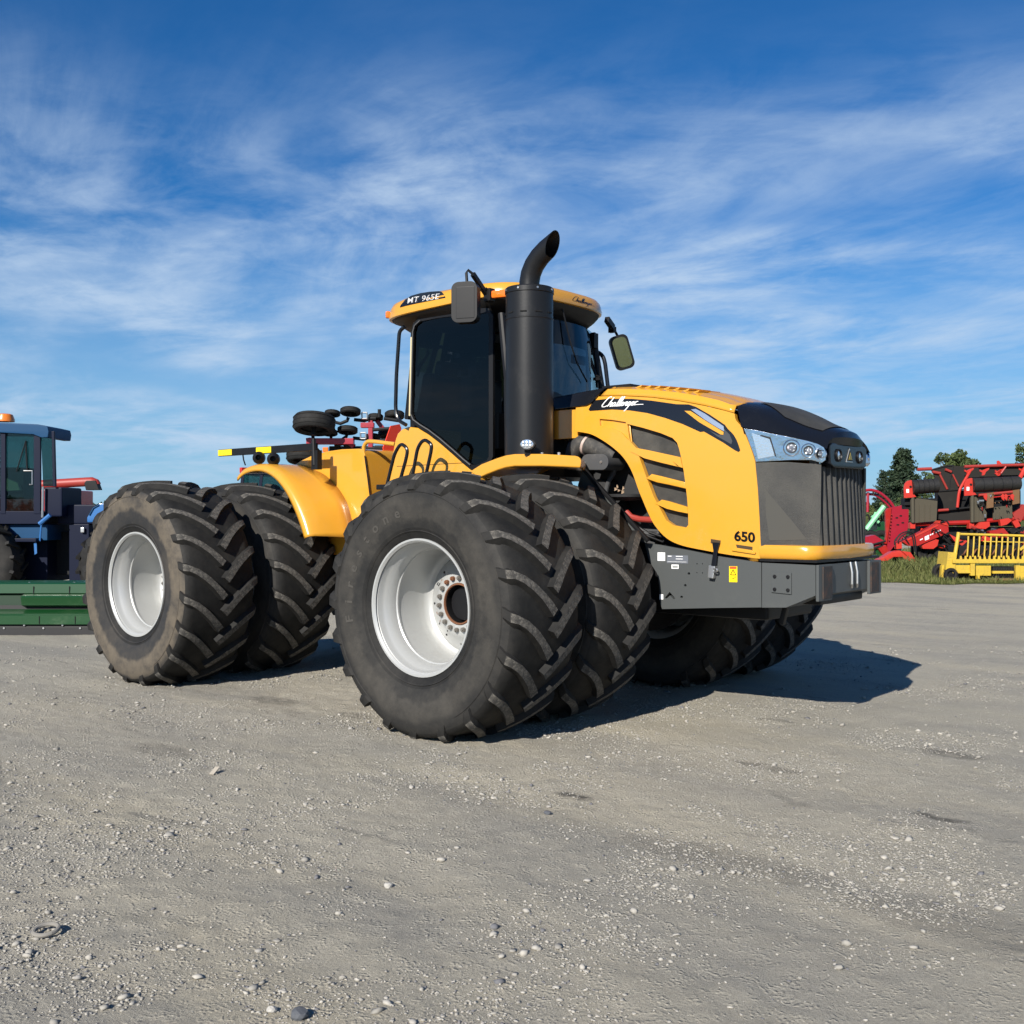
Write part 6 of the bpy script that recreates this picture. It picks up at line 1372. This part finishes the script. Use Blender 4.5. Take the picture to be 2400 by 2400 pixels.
# ------------------------------------------------------------------ loose stones on the yard
def stones(name, n, smin, smax, seed, near, far, power=1.0, clump=True):
    rng = np.random.default_rng(seed)
    d = near + (far - near) * rng.uniform(size=n * 5) ** power; s = rng.uniform(-.56, .56, n * 5) * d
    P = CAM[None, :2] + _R[None, :2] * s[:, None] + _F[None, :2] * d[:, None]
    if clump:
        w = value_noise(P[:, 0] * 1.3, P[:, 1] * 1.3, 21) * .6 + value_noise(P[:, 0] * 4, P[:, 1] * 4, 22) * .4
        k = rng.uniform(size=len(w)) < np.clip((w - .40) * 3.6, .06, 1) ** 1.2; P = P[k][:n]
    else: P = P[:n]
    n = len(P); sz = smin * (smax / smin) ** (rng.uniform(size=n) ** 2.4)
    t_ = (1 + 5 ** .5) / 2
    ico = np.array([(-1, t_, 0), (1, t_, 0), (-1, -t_, 0), (1, -t_, 0), (0, -1, t_), (0, 1, t_), (0, -1, -t_), (0, 1, -t_), (t_, 0, -1), (t_, 0, 1), (-t_, 0, -1), (-t_, 0, 1)]) / 1.9
    tri_ = np.array([(0, 11, 5), (0, 5, 1), (0, 1, 7), (0, 7, 10), (0, 10, 11), (1, 5, 9), (5, 11, 4), (11, 10, 2), (10, 7, 6), (7, 1, 8), (3, 9, 4), (3, 4, 2), (3, 2, 6), (3, 6, 8), (3, 8, 9), (4, 9, 5), (2, 4, 11), (6, 2, 10), (8, 6, 7), (9, 8, 1)])
    v = ico[None] * rng.uniform(.5, 1.3, (n, 12, 1)) * np.stack([rng.uniform(.8, 1.5, n), rng.uniform(.7, 1.1, n), rng.uniform(.38, .72, n)], 1)[:, None]
    a = rng.uniform(0, 2 * math.pi, n); c, s_ = np.cos(a), np.sin(a); x = v[..., 0] * c[:, None] - v[..., 1] * s_[:, None]; y = v[..., 0] * s_[:, None] + v[..., 1] * c[:, None]
    v = np.stack([x, y, v[..., 2]], -1) * (sz / 2)[:, None, None]
    v[..., 0] += P[:, 0][:, None]; v[..., 1] += P[:, 1][:, None]; v[..., 2] += (ground_height(P[:, 0], P[:, 1]) + sz * .14)[:, None]
    f = (np.arange(n)[:, None, None] * 12 + tri_[None]).reshape(-1, 3); return big_mesh(name, v.reshape(-1, 3), f)
def stone_mat():
    m, t, b, o = node_mat('limestone'); gi = t.nodes.new('ShaderNodeNewGeometry')
    rp = gi.outputs['Random Per Island']; c = tmix(t, rp, (.26, .245, .215), (.44, .412, .36)); c = tmix(t, tramp(t, rp, .88, .93), c, (.13, .13, .14))
    c = tmix(t, tmul(t, tramp(t, tnoise(t, 40, 5, .7), .35, .7), .35), c, (.22, .205, .18)); t.links.new(c, b.inputs['Base Color']); b.inputs['Roughness'].default_value = .9; return m
STONE = stone_mat()
g1 = link('gravel', stones('gravel', 80000, .005, .018, 41, 2.6, 12.5, 1.1), STONE); tag(g1, 'small loose limestone chips scattered over the gravel yard', 'gravel', kind='stuff')
g2 = link('gravel', stones('gravel', 3000, .016, .046, 42, 2.6, 13.5, 1.0), STONE); tag(g2, 'larger pale stones lying loose on the gravel yard', 'gravel', kind='stuff')
def one_stone(name, label, u, v, size, seed, m):
    rng = np.random.default_rng(seed); bm = bmesh.new(); bmesh.ops.create_icosphere(bm, subdivisions=2, radius=size / 2)
    dirs = rng.normal(size=(9, 3)); dirs /= np.linalg.norm(dirs, axis=1)[:, None]
    for vv in bm.verts:
        n_ = np.array(vv.co.normalized()); k = min(1.0, min(.80 / max(.05, abs(q)) if q > .55 else 1.2 for q in dirs @ n_)); vv.co *= k; vv.co.z *= .66
    me = bpy.data.meshes.new(name); bm.to_mesh(me); bm.free(); p = at_z(u, v, 0); o = link(name, me, m, None, (p[0], p[1], float(ground_height(np.array(p[0]), np.array(p[1]))) + size * .18)); tag(o, label, 'stone', 'single stones lying on the yard'); return o
DST = mat('dark_stone', (.085, .09, .10), .8, bump=(30, .5, .01)); PST = mat('pale_stone', (.40, .38, .34), .85, bump=(30, .5, .01))
one_stone('stone', 'dark bluish stone near the bottom edge, largest on the gravel', 703, 2382, .070, 1, DST)
one_stone('stone', 'pale stone beside the dark bluish one at the bottom edge', 637, 2368, .040, 2, PST)
one_stone('stone', 'pale stone of a touching pair left of centre in the gravel', 910, 2073, .045, 3, PST)
one_stone('stone', 'lone dark stone in front of the front tyre', 1283, 1907, .045, 4, DST)
p = at_z(108, 2186, 0); mb = MB(); mb.tube([(.047 * math.cos(a), .047 * math.sin(a), 0) for a in [2 * math.pi * i / 24 for i in range(25)]], .009, 8); RG = mb.build('rubber_ring', mat('dusty_ring', (.22, .205, .18), .9), None, loc=(p[0], p[1], .012), rot=(.1, .05, 0)); tag(RG, 'small dusty ring lying on the gravel at lower left', 'ring')
p = at_z(503, 1815, 0); mb = MB(); mb.box((0, 0, .02), (.035, .07, .006), Matrix.Rotation(.5, 3, 'X')); PC_ = mb.build('cardboard_scrap', mat('cardboard', (.36, .32, .26), .9), None, loc=(p[0], p[1], .004), rot=(0, 0, .3)); tag(PC_, 'small cardboard scrap lying on the gravel before the rear wheel', 'scrap')
